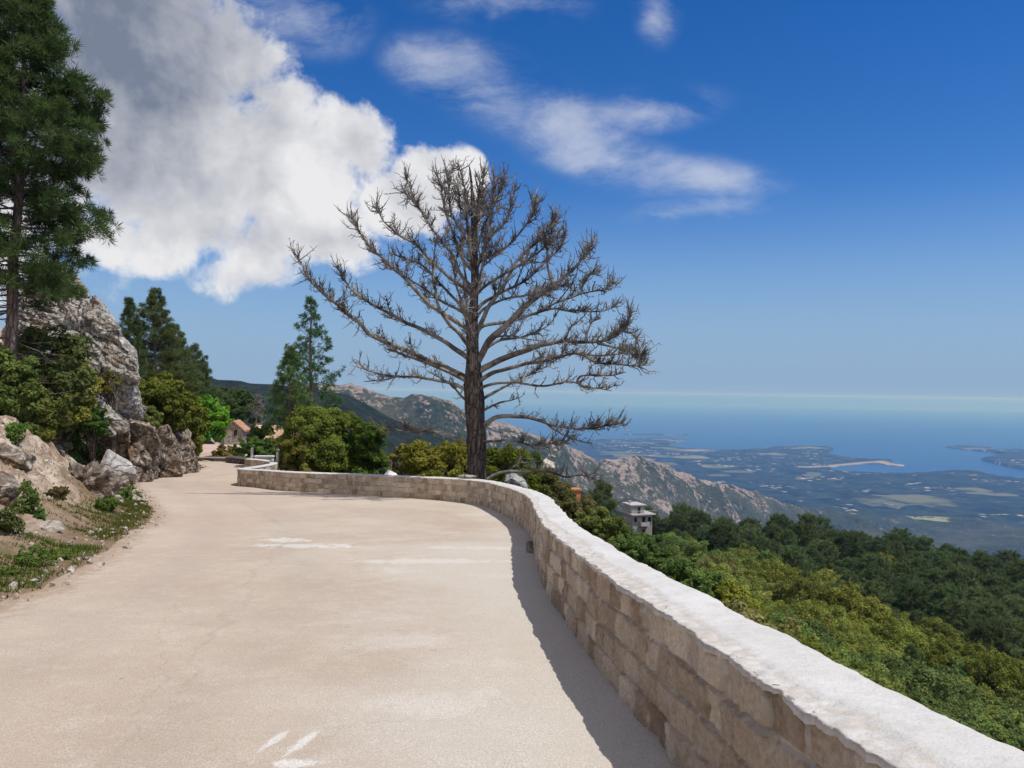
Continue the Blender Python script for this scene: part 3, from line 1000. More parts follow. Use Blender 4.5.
# ------------------------------------------------------------------ plants
def leaves(mb, cen, nor, size, rng, var, aspect=0.6):
    n = len(cen)
    nor = unit(nor)
    a = unit(np.cross(nor, rng.normal(size=(n, 3))))
    b = np.cross(nor, a)
    sz = np.broadcast_to(size, (n,)) * rng.uniform(0.6, 1.3, n)
    l, w = a * sz[:, None], b * (sz * aspect)[:, None]
    V = np.stack([cen - l, cen + w + nor * (0.15 * sz)[:, None], cen + l, cen - w + nor * (0.15 * sz)[:, None]], 1).reshape(-1, 3)
    Fq = np.arange(4 * n).reshape(n, 4)
    mb.add(V, Fq, np.repeat(np.clip(var, 0, 1), 4))

def broadleaf(name, h, rx, rz, seed, crown_mat, trunk_mat, nclump=60, nleaf=70, leaf=0.16, ry=None, clump=0.27, cz=None, open_=0.0, low=-0.35, crown_name='crown', trunk_r=None):
    rng = np.random.default_rng(seed)
    ry = ry or rx
    cz = cz if cz is not None else h - rz
    d = []
    while len(d) < nclump:
        v = unit(rng.normal(size=3))
        if v[2] > low - 0.25 * rng.random(): d.append(v)
    d = np.array(d)
    lump = 1 + 0.36 * fbm(d * 1.7 + seed, 3, seed)
    rad = np.where(rng.random(nclump) < 0.72, rng.uniform(0.72, 0.95, nclump), rng.uniform(0.3, 0.7, nclump)) * lump
    cc = d * rad[:, None] * np.array([rx, ry, rz]) + np.array([0, 0, cz])
    cr = clump * (rx + rz) / 2 * rng.uniform(0.55, 1.3, nclump)
    mb = MB()
    k = rng.poisson(nleaf * (cr / cr.mean()) ** 1.5) + 4
    ci = np.repeat(np.arange(nclump), k)
    ld = unit(rng.normal(size=(len(ci), 3)) + d[ci] * 0.6 + np.array([0, 0, 0.25]))
    lr = rng.uniform(0.5, 1.05, len(ci)) ** 0.6
    pos = cc[ci] + ld * (cr[ci] * lr)[:, None] * np.array([1, 1, 0.75])
    pos += 0.10 * cr.mean() * rng.normal(size=pos.shape)
    nor = 1.1 * ld + 0.5 * rng.normal(size=ld.shape) + np.array([0.12, -0.1, 0.5])
    cv = rng.uniform(0.15, 0.85, nclump)
    ns = 26                                        # stray shoots that break the outline
    si = rng.integers(0, nclump, ns)
    sdir = unit(d[si] * np.array([1, 1, 0.5]) + np.array([0, 0, 0.9]) + 0.45 * rng.normal(size=(ns, 3)))
    kk = 26
    st_ = np.tile(np.linspace(0, 1, kk), ns)
    sp = np.repeat(cc[si] + d[si] * (cr[si] * 0.6)[:, None], kk, 0) + np.repeat(sdir * (cr[si] * rng.uniform(0.7, 1.7, ns))[:, None], kk, 0) * st_[:, None]
    sp += rng.normal(size=sp.shape) * (leaf * 0.9) * (1.15 - st_)[:, None]
    leaves(mb, sp, rng.normal(size=sp.shape) + [0, 0, 0.6], leaf * 0.9, rng, 0.6 + 0.2 * rng.normal(size=len(sp)))
    leaves(mb, pos, nor, leaf, rng, cv[ci] + 0.22 * rng.normal(size=len(ci)))
    tb = MB()
    tr = trunk_r or 0.035 * h
    top = cz + 0.25 * rz
    zz = np.linspace(-0.6, top, 7)
    P = np.c_[0.05 * h * np.cumsum(rng.normal(size=7)) * 0.25, 0.05 * h * np.cumsum(rng.normal(size=7)) * 0.25, zz]
    P[:2, :2] = 0
    tb.tube(P, np.linspace(tr * 1.25, tr * 0.35, 7), 7)
    for i in rng.permutation(nclump)[:min(nclump, 26)]:
        j = rng.integers(2, 6)
        a, b = P[j], cc[i]
        m_ = (a + b) / 2 + np.array([0, 0, -0.1 * rz])
        tb.tube(catmull([a, m_, b], 3), np.linspace(tr * 0.38, tr * 0.08, 7), 4)
    root = empty(name)
    tb.build('trunk', trunk_mat, root, smooth=True)
    mb.build(crown_name, crown_mat, root)
    return root

def needle_tufts(mb, cen, dr, L, K, rng, var, width=0.018, spread=0.85):
    n = len(cen)
    dr = unit(dr)
    D = unit(np.repeat(dr, K, 0) + spread * rng.normal(size=(n * K, 3)))
    c = np.repeat(cen, K, 0) + D * (0.10 * np.repeat(L, K))[:, None]
    ln = np.repeat(L, K) * rng.uniform(0.6, 1.15, n * K)
    side = unit(np.cross(D, rng.normal(size=(n * K, 3)))) * width
    tip = c + D * ln[:, None]
    mid = c + D * (ln * 0.55)[:, None]
    V = np.stack([c, mid - side, tip, mid + side], 1).reshape(-1, 3)
    mb.add(V, np.arange(4 * n * K).reshape(-1, 4), np.clip(np.repeat(np.repeat(var, K) + 0.12 * rng.normal(size=n * K), 4), 0, 1))

def conifer(name, h, R, cb, seed, crown_mat, trunk_mat, nbr=90, tuft=0.3, K=14, width=0.03, dens=3.0, prof=None, trunk_r=None, deadw=0, up=0.35, spread=0.85, gap=0.0, lean=(0, 0), densf=None):
    rng = np.random.default_rng(seed)
    prof = prof or (lambda t: (1 - t) ** 0.75 * min(1.0, 0.55 + 2.2 * t) if t > 0 else 0.5)
    tr = trunk_r or 0.014 * h + 0.03
    zz = np.linspace(-0.6, h, 14)
    bx = np.cumsum(rng.normal(size=14)) * 0.012 * h * 0.3 + lean[0] * np.linspace(0, 1, 14)
    by = np.cumsum(rng.normal(size=14)) * 0.012 * h * 0.3 + lean[1] * np.linspace(0, 1, 14)
    bx -= bx[0]; by -= by[0]
    tb, mb = MB(), MB()
    rr = tr * (1 - np.clip(zz / h, 0, 1)) ** 0.8 * 1.0 + 0.012
    rr[0] *= 1.25
    tb.tube(np.c_[bx, by, zz], rr, 9)
    cen, dirs, var = [], [], []
    ga = rng.random() * 6.28
    for i in range(nbr + deadw):
        dead = i >= nbr
        t = (i + rng.random()) / nbr if not dead else rng.random() * 0.4 - 0.25
        z = cb * h + t * (1 - cb) * h
        if z > 0.985 * h or z < 0.3: continue
        if gap and rng.random() < gap: continue
        ga += 2.399 + 0.5 * rng.normal()
        L = R * prof(max(t, 0)) * rng.uniform(0.65, 1.12)
        if dead: L *= 0.75
        el = up * (2.2 * t - 0.55) + 0.12 * rng.normal()
        a = np.array([np.interp(z, zz, bx), np.interp(z, zz, by), z])
        dh = np.array([math.cos(ga), math.sin(ga), 0])
        m = 6
        q = np.linspace(0, 1, m)
        P = a + L * (q[:, None] * dh * math.cos(el) + np.array([0, 0, 1]) * (q * math.sin(el) + 0.16 * q ** 2.2)[:, None])
        P += 0.02 * L * rng.normal(size=P.shape) * q[:, None]
        tb.tube(P, np.linspace(0.014 + 0.011 * L, 0.006, m), 4, cap=False)
        if dead:
            for _ in range(5):
                q0 = rng.uniform(0.3, 1)
                p0 = np.array([np.interp(q0, q, P[:, k]) for k in range(3)])
                e = p0 + 0.3 * L * unit(rng.normal(size=3) * [1, 1, 0.5] + dh)
                tb.tube(np.array([p0, (p0 + e) / 2 + 0.02 * rng.normal(size=3), e]), [0.01, 0.008, 0.004], 3, cap=False)
            continue
        nt_ = max(2, int(dens * (densf(t) if densf else 1) * L * (1.5 + L * 0.35)))
        for _ in range(nt_):
            q0 = rng.uniform(0.30, 1.0) ** 0.75
            p0 = np.array([np.interp(q0, q, P[:, k]) for k in range(3)])
            lat = np.array([-dh[1], dh[0], 0]) * rng.normal() * 0.26 * L * (1.1 - 0.6 * q0)
            p1 = p0 + lat + dh * rng.uniform(0, 0.12) * L + np.array([0, 0, 1]) * (rng.uniform(-0.02, 0.12) * L + 0.1 * tuft)
            cen.append(p1)
            dirs.append(unit(lat * 0.6 + dh * 0.8 + np.array([0, 0, 0.7]) + 0.25 * rng.normal(size=3)))
            var.append(np.clip(0.5 + 0.22 * rng.normal(), 0, 1))
        cen.append(P[-1]); dirs.append(unit(dh + [0, 0, 0.8])); var.append(0.65)
    top = np.array([bx[-1], by[-1], h])
    for _ in range(8):
        cen.append(top + rng.normal(size=3) * [0.12, 0.12, 0.25] * tuft * 2 - [0, 0, 0.2]); dirs.append([0, 0, 1]); var.append(0.5)
    cen, dirs, var = np.array(cen), np.array(dirs), np.array(var)
    needle_tufts(mb, cen, dirs, tuft * rng.uniform(0.75, 1.25, len(cen)), K, rng, var, width, spread)
    root = empty(name)
    tb.build('trunk', trunk_mat, root, smooth=True)
    mb.build('crown', crown_mat, root)
    return root

def place(root, p, rz=0.0, sc=1.0, **k):
    root.location = (float(p[0]), float(p[1]), float(p[2]))
    root.rotation_euler = (0, 0, rz)
    root.scale = (sc, sc, sc) if not isinstance(sc, (tuple, list)) else sc
    return tag(root, **k)

# ------------------------------------------------------------------ the dead pine
TREE_D = 28.0
TRUNK = [(477, 520, 0.42), (476.5, 478, 0.39), (476, 440, 0.37), (474.5, 400, 0.36), (473.5, 370, 0.31), (473, 340, 0.23), (474, 300, 0.175), (474.5, 260, 0.13), (474, 225, 0.095), (472, 195, 0.06), (469, 166, 0.025)]
LIMBS = [  # points, base radius, depth lean
    ([(473, 384), (463, 376), (448, 368), (424, 358), (397, 347), (374, 337), (362, 326), (350, 316), (335, 303), (319, 290), (309, 279), (302, 265), (293, 249)], 0.13, 0.15, 1.0),
    ([(473, 360), (462, 354), (446, 342), (424, 331), (405, 322), (389, 313), (370, 303), (354, 291), (346, 283), (337, 266)], 0.105, -0.35, 1.0),
    ([(472, 386), (462, 378), (440, 368), (417, 360), (397, 352), (386, 344), (376, 334)], 0.09, 0.5, 0.8),
    ([(474, 398), (463, 389), (446, 382), (417, 377), (389, 375), (364, 369), (352, 366)], 0.075, 0.4, 0.6),
    ([(400, 376), (386, 379), (375, 381), (364, 382)], 0.03, 0.4, 0.5),
    ([(366, 370), (360, 362), (362, 351)], 0.02, 0.4, 0.3),
    ([(474, 352), (465, 341), (448, 321), (440, 309), (436, 292), (433, 275), (434, 252), (437, 236)], 0.085, 1.4, 0.6),
    ([(474, 334), (465, 327), (446, 315), (424, 299), (405, 279), (389, 265), (374, 250), (362, 236), (354, 224), (347, 213)], 0.10, 0.25, 1.0),
    ([(474, 320), (464, 313), (442, 301), (425, 289), (405, 277), (395, 268)], 0.06, -0.8, 0.6),
    ([(474, 316), (463, 307), (452, 296), (438, 281), (424, 267), (407, 259), (389, 253)], 0.06, -0.5, 0.8),
    ([(474, 298), (467, 291), (448, 277), (430, 259), (415, 244), (397, 234), (385, 222), (375, 204)], 0.075, 0.35, 1.0),
    ([(474, 290), (461, 275), (452, 255), (436, 234), (424, 216), (415, 203), (401, 191)], 0.075, -0.25, 1.2),
    ([(424, 216), (416, 200), (410, 186), (405, 174)], 0.03, -0.25, 1.2),
    ([(474, 272), (463, 259), (454, 236), (446, 216), (442, 195), (436, 170)], 0.06, 0.5, 0.9),
    ([(474, 254), (466, 240), (456, 222), (450, 208), (448, 185), (447, 166)], 0.05, -0.6, 1.3),
    ([(474, 240), (468, 224), (467, 199), (463, 185), (458, 164)], 0.045, 0.3, 1.3),
    ([(474, 376), (476, 366), (489, 341), (509, 323), (524, 307), (540, 295), (554, 285), (569, 273), (581, 261), (591, 246), (595, 238)], 0.165, 0.7, 1.3),
    ([(554, 285), (547, 266), (548, 248), (553, 228), (554, 215)], 0.05, 0.7, 1.2),
    ([(476, 384), (480, 372), (495, 362), (518, 353), (544, 345), (563, 341), (597, 342), (612, 338), (626, 327), (632, 309)], 0.13, 0.45, 1.5),
    ([(563, 341), (566, 337), (571, 327), (583, 317)], 0.035, 0.45, 0.9),
    ([(585, 342), (587, 333), (591, 323), (601, 319)], 0.03, 0.5, 1.0),
    ([(605, 340), (616, 331), (628, 332), (640, 340)], 0.03, 0.3, 1.6),
    ([(597, 343), (613, 347), (628, 352), (643, 360)], 0.035, 0.5, 1.8),
    ([(477, 390), (481, 380), (499, 371), (524, 364), (548, 360), (569, 354), (581, 353), (595, 362), (616, 364), (636, 366), (648, 362)], 0.085, 0.9, 1.5),
    ([(581, 354), (600, 356), (620, 354), (637, 352), (646, 354)], 0.035, 0.8, 1.8),
    ([(476, 394), (485, 386), (509, 382), (542, 386), (565, 382), (577, 383), (585, 387), (598, 388), (612, 391)], 0.055, 1.2, 0.6),
    ([(577, 382), (581, 376), (597, 374), (611, 376), (626, 372)], 0.025, 1.2, 0.9),
    ([(476, 408), (483, 399), (499, 389), (518, 380), (538, 370), (552, 366)], 0.06, -0.6, 0.6),
    ([(476, 417), (483, 411), (499, 403), (511, 401), (522, 397)], 0.05, 0.5, 0.5),
    ([(478, 428), (487, 423), (497, 417), (511, 416), (534, 419), (558, 426), (581, 428), (604, 426), (624, 421)], 0.10, 0.3, 1.3),
    ([(545, 422), (556, 431), (574, 439), (590, 443)], 0.03, 0.3, 0.7),
    ([(478, 444), (486, 441), (513, 441), (532, 445), (550, 444), (567, 443)], 0.05, 0.9, 1.2),
    ([(478, 486), (493, 476), (507, 472), (524, 472), (546, 471), (567, 477), (580, 475), (603, 481)], 0.07, 0.15, 0.6),
    ([(475, 446), (464, 441), (452, 435), (435, 432), (400, 430), (377, 429)], 0.065, 0.2, 0.8),
    ([(475, 422), (464, 415), (458, 409), (450, 404)], 0.055, 0.8, 0.3),
    ([(475, 407), (462, 397), (454, 388), (442, 378)], 0.05, -0.7, 0.4),
    ([(475, 344), (478, 329), (489, 307), (499, 292), (509, 275), (522, 255), (540, 240), (552, 226), (556, 216)], 0.10, -0.3, 1.3),
    ([(474, 282), (476, 267), (484, 250), (491, 236), (507, 220), (512, 201), (516, 188)], 0.06, 0.6, 1.3),
    ([(474, 288), (480, 263), (499, 253), (518, 236), (532, 214), (538, 197)], 0.06, -0.4, 1.3),
    ([(474, 262), (481, 234), (493, 208), (503, 183), (506, 175)], 0.05, 0.25, 1.3),
    ([(474, 246), (477, 218), (481, 189), (484, 170)], 0.045, -0.4, 1.3),
    ([(474, 312), (485, 302), (505, 291), (526, 280), (545, 262), (560, 248), (566, 234)], 0.07, -0.7, 1.3),
    ([(474, 296), (488, 284), (508, 272), (530, 258), (548, 244), (560, 230)], 0.055, 0.8, 1.2),
    ([(474, 336), (482, 327), (500, 323), (519, 319), (534, 314), (554, 309), (577, 311), (604, 311), (618, 303)], 0.075, -0.6, 1.0),
    ([(535, 314), (556, 303), (569, 298), (581, 291), (587, 277), (600, 270)], 0.045, -0.5, 1.2),
    ([(569, 298), (585, 293), (604, 289), (617, 280)], 0.03, -0.4, 1.6),
    ([(475, 362), (482, 352), (499, 341), (524, 337), (548, 325), (556, 313)], 0.06, -0.9, 0.6),
    ([(490, 338), (505, 336), (524, 338), (550, 342)], 0.035, 0.2, 0.3),
    ([(474, 322), (484, 309), (502, 300), (525, 296), (548, 290), (570, 284)], 0.05, -0.9, 1.0),
    ([(473, 300), (466, 280), (462, 255), (461, 225), (459, 195), (455, 180)], 0.045, 1.1, 1.2),
    ([(475, 300), (480, 276), (484, 250), (489, 220), (493, 195), (494, 178)], 0.045, 1.0, 1.2),
]

def build_dead_tree():
    rng = np.random.default_rng(3)
    base = at(476.5, 478, TREE_D)
    base[2] = gz(base[0], base[1]) - 0.1
    root = empty('dead_pine', base, label='large bare dead pine with grey upswept branches behind the wall', cat='tree')
    mt, ml = bark_mat('dead_bark', (0.050, 0.040, 0.037), (0.135, 0.108, 0.098), 4.0), mat_deadwood()
    P = np.array([at(x, y, TREE_D) for x, y, r in TRUNK])
    P[0] = base + [0, 0, -0.3]
    R_ = np.array([r for *_, r in TRUNK])
    R_[0] = 0.55
    Q = catmull(np.c_[P, R_], 6)
    V = MB()
    V.tube(Q[:, :3] - base, Q[:, 3] * 0.94, 14)
    vv = V.v[0]
    vv += 0.05 * fbm(vv * np.array([5, 5, 1.2]), 3, 8)[:, None] * np.array([1, 1, 0.0])
    V.build('trunk', mt, root, smooth=True)
    trunk_pts = Q[:, :3]
    nlimb = 0
    extra = []
    # a few more limbs that reach towards and away from the camera
    for i in range(10):
        y0 = rng.uniform(230, 395)
        p0 = at(474, y0, TREE_D)
        side = 1 if i % 2 else -1
        L = np.interp(y0, [170, 260, 340, 420], [1.2, 2.8, 3.8, 2.6]) * rng.uniform(0.7, 1.0)
        a = side * rng.uniform(1.15, 1.9)
        dh = np.array([math.cos(a) * (1 if rng.random() < .5 else -1) * 0.8, math.sin(a), 0])
        q = np.linspace(0, 1, 6)[:, None]
        pts = p0 + L * (q * dh + np.array([0, 0, 1]) * (0.35 * q + 0.55 * q ** 2))
        extra.append((pts, 0.055, 0.7))
    items = []
    for pts, r, lean, dn in LIMBS:
        A = np.array(pts, float)
        dist = np.abs(A[:, 0] - 474) / 27.4 + np.linalg.norm(A - A[0], axis=1) / 27.4 * 0.0
        dd = lean * (dist ** 0.9) * (0.55)
        items.append((np.array([at(x, y, TREE_D - k) for (x, y), k in zip(A, dd)]), r, dn))
    items += extra
    for pts, r, dn in items:
        c = catmull(pts, 6)
        c, s = resample(c, 0.12)
        n = len(c)
        c = c + (0.03 * np.stack([vnoise(np.c_[s * 2.1, np.full(n, k * 9.1), np.full(n, nlimb * 3.3)], 5) for k in range(3)], 1)) * sst(s, 0, 0.6)[:, None]
        t = s / s[-1]
        rr = (r * 0.86) * (1 - t) ** 0.8 + 0.014
        rr[:3] *= 1.2
        mb = MB()
        mb.tube(c - base, rr, 6)
        lo = mb.build('limb', ml, root, smooth=True)
        tw = MB()
        T = unit(np.gradient(c, axis=0))
        L = s[-1]
        bones = [(c, T, L, dn, 0.28)]
        for _ in range(int(L * 1.75 * min(dn, 1.1))):
            q = rng.uniform(0.25, 0.97)
            i = int(q * (n - 1))
            ln = rng.uniform(0.4, 1.2) * (1.1 - 0.8 * q) * min(1, L / 2.8)
            sd_ = unit(np.cross(T[i], rng.normal(size=3)))
            m_ = max(4, int(ln / 0.12))
            tt = np.linspace(0, 1, m_)[:, None]
            b_ = c[i] + ln * (tt * unit(0.8 * T[i] + 0.85 * sd_ * np.array([1, 1, 0.45]) + np.array([0, 0, 0.12])) + tt ** 2 * np.array([0, 0, 0.22]) * rng.uniform(-0.4, 1.4))
            b_ = b_ + 0.05 * ln * np.cumsum(rng.normal(size=b_.shape), 0) / m_ ** 0.5 * tt
            tw.tube(b_ - base, np.linspace(0.024 + 0.012 * ln, 0.009, m_), 4, cap=False)
            bones.append((b_, unit(np.gradient(b_, axis=0)), ln, 1.0, 0.1))
        for c, T, L, dn_, q0_ in bones:
          n = len(c)
          for _ in range(int(L * (13 if q0_ > 0.2 else 15) * dn_)):
              q = rng.random() ** (0.42 if dn >= 1 else 0.7)
              if q < q0_: continue
              i = min(n - 1, int(q * (n - 1)))
              p0 = c[i]
              ln = rng.uniform(0.12, 0.62) * (0.55 + 0.7 * q) * min(1.0, 0.55 + L / 4)
              rv = rng.normal(size=3)
              d = unit(0.75 * T[i] + 0.75 * rv + np.array([0, 0, 0.55 if rng.random() < .8 else -0.5]))
              p1 = p0 + d * ln * 0.5 + 0.04 * rng.normal(size=3) * ln
              p2 = p1 + unit(d + np.array([0, 0, 0.7]) + 0.35 * rng.normal(size=3)) * ln * 0.55
              tr = 0.010 + 0.006 * rng.random() + 0.008 * (ln > 0.45)
              tw.tube(np.array([p0, p1, p2]) - base, [tr * 1.1, tr * .9, 0.006], 3, cap=False)
              for _ in range(rng.integers(2, 6)):
                  f = rng.random()
                  a = p0 + (p1 - p0) * f * 2 if f < .5 else p1 + (p2 - p1) * (f - .5) * 2
                  e = a + unit(d * 0.5 + rng.normal(size=3) * 0.8 + np.array([0, 0, 0.45])) * rng.uniform(0.05, 0.22)
                  tw.tube(np.array([a, (a + e) / 2 + 0.01 * rng.normal(size=3), e]) - base, [0.010, 0.009, 0.005], 3, cap=False)
        if tw.n:
            tw.build('sprays', ml, lo)
        nlimb += 1

# ------------------------------------------------------------------ houses and street furniture
def house_gable(name, loc, rz, w, l, hw, hr, wallm, roofm, label, windows=(), darkm=None, framem=None):
    """gable ends look along local -y"""
    root = empty(name, loc, rz, label=label, cat='house')
    mb = MB()
    V = np.array([[-w / 2, 0, 0], [w / 2, 0, 0], [w / 2, 0, hw], [0, 0, hw + hr], [-w / 2, 0, hw], [-w / 2, l, 0], [w / 2, l, 0], [w / 2, l, hw], [0, l, hw + hr], [-w / 2, l, hw]])
    mb.v.append(V); mb.a.append(np.full(10, 0.5)); mb.b.append(np.zeros(10)); mb.n = 10
    mb.f += [np.array([[0, 1, 2, 3, 4], [9, 8, 7, 6, 5]]), np.array([[1, 6, 7, 2], [5, 0, 4, 9]])]
    mb.build('wall', wallm, root)
    rf = MB()
    o, t = 0.3, 0.14
    sl = hr / (w / 2)
    nt_ = int(w / 2 / 0.22)
    for sg in (-1, 1):
        xs = np.linspace(0, w / 2 + o, 8)
        ys = np.arange(-o, l + o, 0.11)
        XX, YY = np.meshgrid(xs, ys, indexing='ij')
        Z = hw + hr - sl * XX + t + 0.035 * np.abs(np.sin(YY * PI / 0.22)) + 0.02 * ((XX / (w / 2 + o) * 7) % 1)
        V = np.c_[(sg * XX).ravel(), YY.ravel(), Z.ravel()]
        Fq = grid_faces(len(xs), len(ys))
        rf.add(V, Fq if sg > 0 else Fq[:, ::-1], 0.5)
        rf.add([[0, -o, hw + hr], [sg * (w / 2 + o), -o, hw - sl * o], [sg * (w / 2 + o), -o, hw - sl * o + t], [0, -o, hw + hr + t]], [[0, 1, 2, 3]])
        rf.add([[0, -o, hw + hr], [sg * (w / 2 + o), -o, hw - sl * o], [sg * (w / 2 + o), l + o, hw - sl * o], [0, l + o, hw + hr]], [[0, 1, 2, 3]])
    rf.build('roof', roofm, root)
    for (x, z, ww, hh) in windows:
        f = MB().box((x, -0.03, z), (ww + 0.2, 0.08, hh + 0.2)).build('window', framem or wallm, root)
        MB().box((x, -0.075, z), (ww, 0.03, hh)).build('pane', darkm, f)
    return root

def build_far_house():
    """grey flat-roofed house among the trees"""
    p = at(641, 512, 215.0)
    base_z = at(641, 532, 215.0)[2] - 4.0
    root = empty('grey_house', (p[0], p[1], base_z), 0.30, label='grey flat roofed house with balconies rising out of the forest', cat='house')
    wm = simple_mat('grey_render', (0.30, 0.29, 0.28), 0.9, 0.8, 0.12)
    dk = simple_mat('dark_glass', (0.02, 0.022, 0.026), 0.25, 3, 0.1, spec=0.5)
    sl = simple_mat('pale_slab', (0.40, 0.39, 0.375), 0.9, 1.5, 0.1)
    top = at(641, 505, 215.0)[2] - base_z
    h1 = top - 2.6
    MB().box((0.3, 2.6, h1 / 2), (6.0, 6.0, h1)).box((-0.9, 2.6, h1 + 1.25), (4.0, 5.0, 2.5)).build('wall', wm, root)
    MB().box((-0.9, 2.6, top - 0.02), (4.7, 5.8, 0.26)).build('roof', sl, root)
    MB().box((0.3, 2.4, h1 + 0.06), (7.4, 7.6, 0.28)).build('terrace', sl, root)
    rl = MB()
    for x in np.arange(-3.3, 4.0, 0.6):
        rl.box((x, -1.35, h1 + 0.65), (0.06, 0.06, 0.9))
    rl.box((0.3, -1.35, h1 + 1.12), (7.4, 0.08, 0.08)).build('railing', sl, root)
    bal = MB().box((0.6, -1.05, h1 - 3.0), (2.6, 1.3, 0.2)).box((0.6, -1.65, h1 - 2.45), (2.6, 0.1, 0.95)).box((-0.65, -1.05, h1 - 2.45), (0.1, 1.2, 0.95)).box((1.85, -1.05, h1 - 2.45), (0.1, 1.2, 0.95))
    bal.build('balcony', sl, root)
    for (x, z, w_, h_) in [(0.6, h1 - 1.75, 1.1, 2.2), (-1.9, h1 - 1.4, 0.9, 1.3), (2.4, h1 - 1.4, 0.9, 1.3), (0.6, h1 - 4.9, 1.0, 1.4)]:
        f = MB().box((x, -0.42, z), (w_ + 0.3, 0.1, h_ + 0.3)).build('window', sl, root)
        MB().box((x, -0.485, z), (w_, 0.06, h_)).build('pane', dk, f)
    f = MB().box((-0.6, 0.08, h1 + 1.15), (1.2, 0.1, 2.0)).build('window', sl, root)
    MB().box((-0.6, 0.01, h1 + 1.15), (0.95, 0.06, 1.8)).build('pane', dk, f)
    ch = MB().box((-1.9, 3.4, top + 0.45), (0.6, 0.6, 0.8)).build('chimney', wm, root)

def build_buildings():
    stone = mat_rock('house_stone', (0.40, 0.35, 0.31), (0.22, 0.18, 0.15), (0.32, 0.25, 0.19), (0.5, 0.45, 0.41))
    tiles = simple_mat('clay_tiles', (0.40, 0.225, 0.135), 0.9, 1.6, 0.35)
    tiles2 = simple_mat('weathered_tiles', (0.50, 0.33, 0.22), 0.9, 1.2, 0.3)
    dk = simple_mat('dark_opening', (0.02, 0.018, 0.016), 0.6, 3, 0.1)
    p = at(233.5, 442, 110.0)
    ridge = at(233.5, 420.5, 110.0)[2]
    hw = ridge - p[2] - 1.2 + 0.8
    house_gable('stone_house', (p[0] - 0.0, p[1], p[2] - 0.8), 0.13, 2.7, 3.6, hw - 0.15, 1.2, stone, tiles, 'small grey stone house with orange tiled roof behind the paved lot', [(0.25, hw - 0.55, 0.45, 0.8)], dk, stone)
    p = at(287, 441, 84.0)
    ridge = at(287, 426, 84.0)[2]
    house_gable('long_house', (p[0] + 3.0, p[1], p[2] - 2.0), PI / 2 + 0.12, 4.2, 6.0, ridge - p[2] + 2.0 - 1.3, 1.25, simple_mat('ochre_render', (0.42, 0.33, 0.26), 0.9, 1.0, 0.2), tiles2,
                'long low house with weathered clay tile roof behind the thin pine', [], dk)
    # small brick chimney-like roof end seen among the bushes
    p = at(575.5, 492, 58.0)
    r = empty('brick_hut', (p[0], p[1], p[2] - 4.5), 0.2, label='orange brick hut top poking out of the bushes under the low branch', cat='hut')
    MB().box((0, 0.5, 2.3), (0.85, 0.9, 4.6)).build('wall', simple_mat('orange_brick', (0.52, 0.17, 0.08), 0.9, 5, 0.25), r)
    MB().box((0, 0.5, 4.65), (1.0, 1.05, 0.12)).build('roof', simple_mat('brick_cap', (0.48, 0.2, 0.1), 0.9, 5, 0.25), r)
    build_far_house()
    # low walls at the end of the road
    gm = mat_rock('dark_wall_stone', (0.20, 0.18, 0.165), (0.09, 0.08, 0.075), (0.16, 0.12, 0.09), (0.30, 0.28, 0.26))
    def low_wall(a, b, zt, zb, name, label, th=0.35):
        a, b = np.asarray(a), np.asarray(b)
        L = np.linalg.norm(b - a)
        root = empty(name, (*a, 0), math.atan2(b[1] - a[1], b[0] - a[0]), label=label, cat='wall')
        mb = MB()
        rng = np.random.default_rng(int(L * 10))
        for z0 in np.arange(zb, zt - 0.08, 0.2):
            x = 0
            while x < L:
                l_ = rng.uniform(0.3, 0.6)
                mb.box((min(x + l_ / 2, L - l_ / 2), rng.normal() * 0.012 + 0.1, z0 + 0.095), (l_ - 0.02, th, 0.185))
                x += l_
        mb.box((L / 2, 0.1, (zb + zt) / 2 - 0.12), (L - 0.1, th - 0.06, zt - zb - 0.1))
        mb.build('stonework', gm, root)
        MB().box((L / 2, 0.1, zt), (L + 0.05, th + 0.08, 0.07)).build('coping', simple_mat('grey_coping', (0.33, 0.30, 0.27), 0.9, 3, 0.2), root)
    zl = float(zr(54.5))
    low_wall((-44, 54.9), (-20.2, 54.9), LOT_Z + 0.02, zl - 0.1, 'retaining_wall', 'dark grey low wall below the pinkish lot at the far bend')
    low_wall((-20.0, 54.1), (-17.7, 52.4), zl + 0.42, zl - 0.1, 'kerb_wall', 'short grey wall in front of the reddish shrub at the far bend')
    # white marker posts and white gate block at the end of the wall
    wm = simple_mat('white_paint', (0.72, 0.72, 0.70), 0.7, 4, 0.08)
    def post(px, yb, d, h, label):
        q = at(px, yb, d)
        z = gz(q[0], q[1])
        top = at(px, yb - h, d)[2]
        r = empty('marker_post', (q[0], q[1], z), 0, label=label, cat='post', group='white marker posts at the wall end')
        MB().tube([[0, 0, -0.1], [0, 0, (top - z) * 0.97], [0, 0, top - z]], [0.09, 0.085, 0.06], 10).build('shaft', wm, r, smooth=False)
        MB().tube([[0, 0, (top - z) * 0.45], [0, 0, (top - z) * 0.5]], [0.115, 0.115], 10).build('collar', wm, r)
    post(252, 457, 50.3, 9.5, 'white marker post standing at the road edge by the wall end')
    post(277.5, 460, 46.5, 8, 'white marker post behind the corner of the wall')
    q = at_road(266, 458.5)
    zq = float(zr(49.5))
    o = MB().box((0, 0, 0.35), (1.1, 0.4, 0.9)).box((0, 0, 0.83), (1.2, 0.5, 0.08)).build('gate_block', wm, loc=(-15.9, 49.6, zq))
    tag(o, 'white rendered block ending the stone wall at the far bend', 'block')
    # slab on the coping and the step stone on the road
    rk = mat_rock('slab_stone', (0.42, 0.38, 0.33), (0.25, 0.21, 0.17), (0.34, 0.27, 0.2), (0.52, 0.48, 0.43))
    q = at(467.5, 475.5, 26.3)
    tp = float(zr(26.0)) + WALL_H
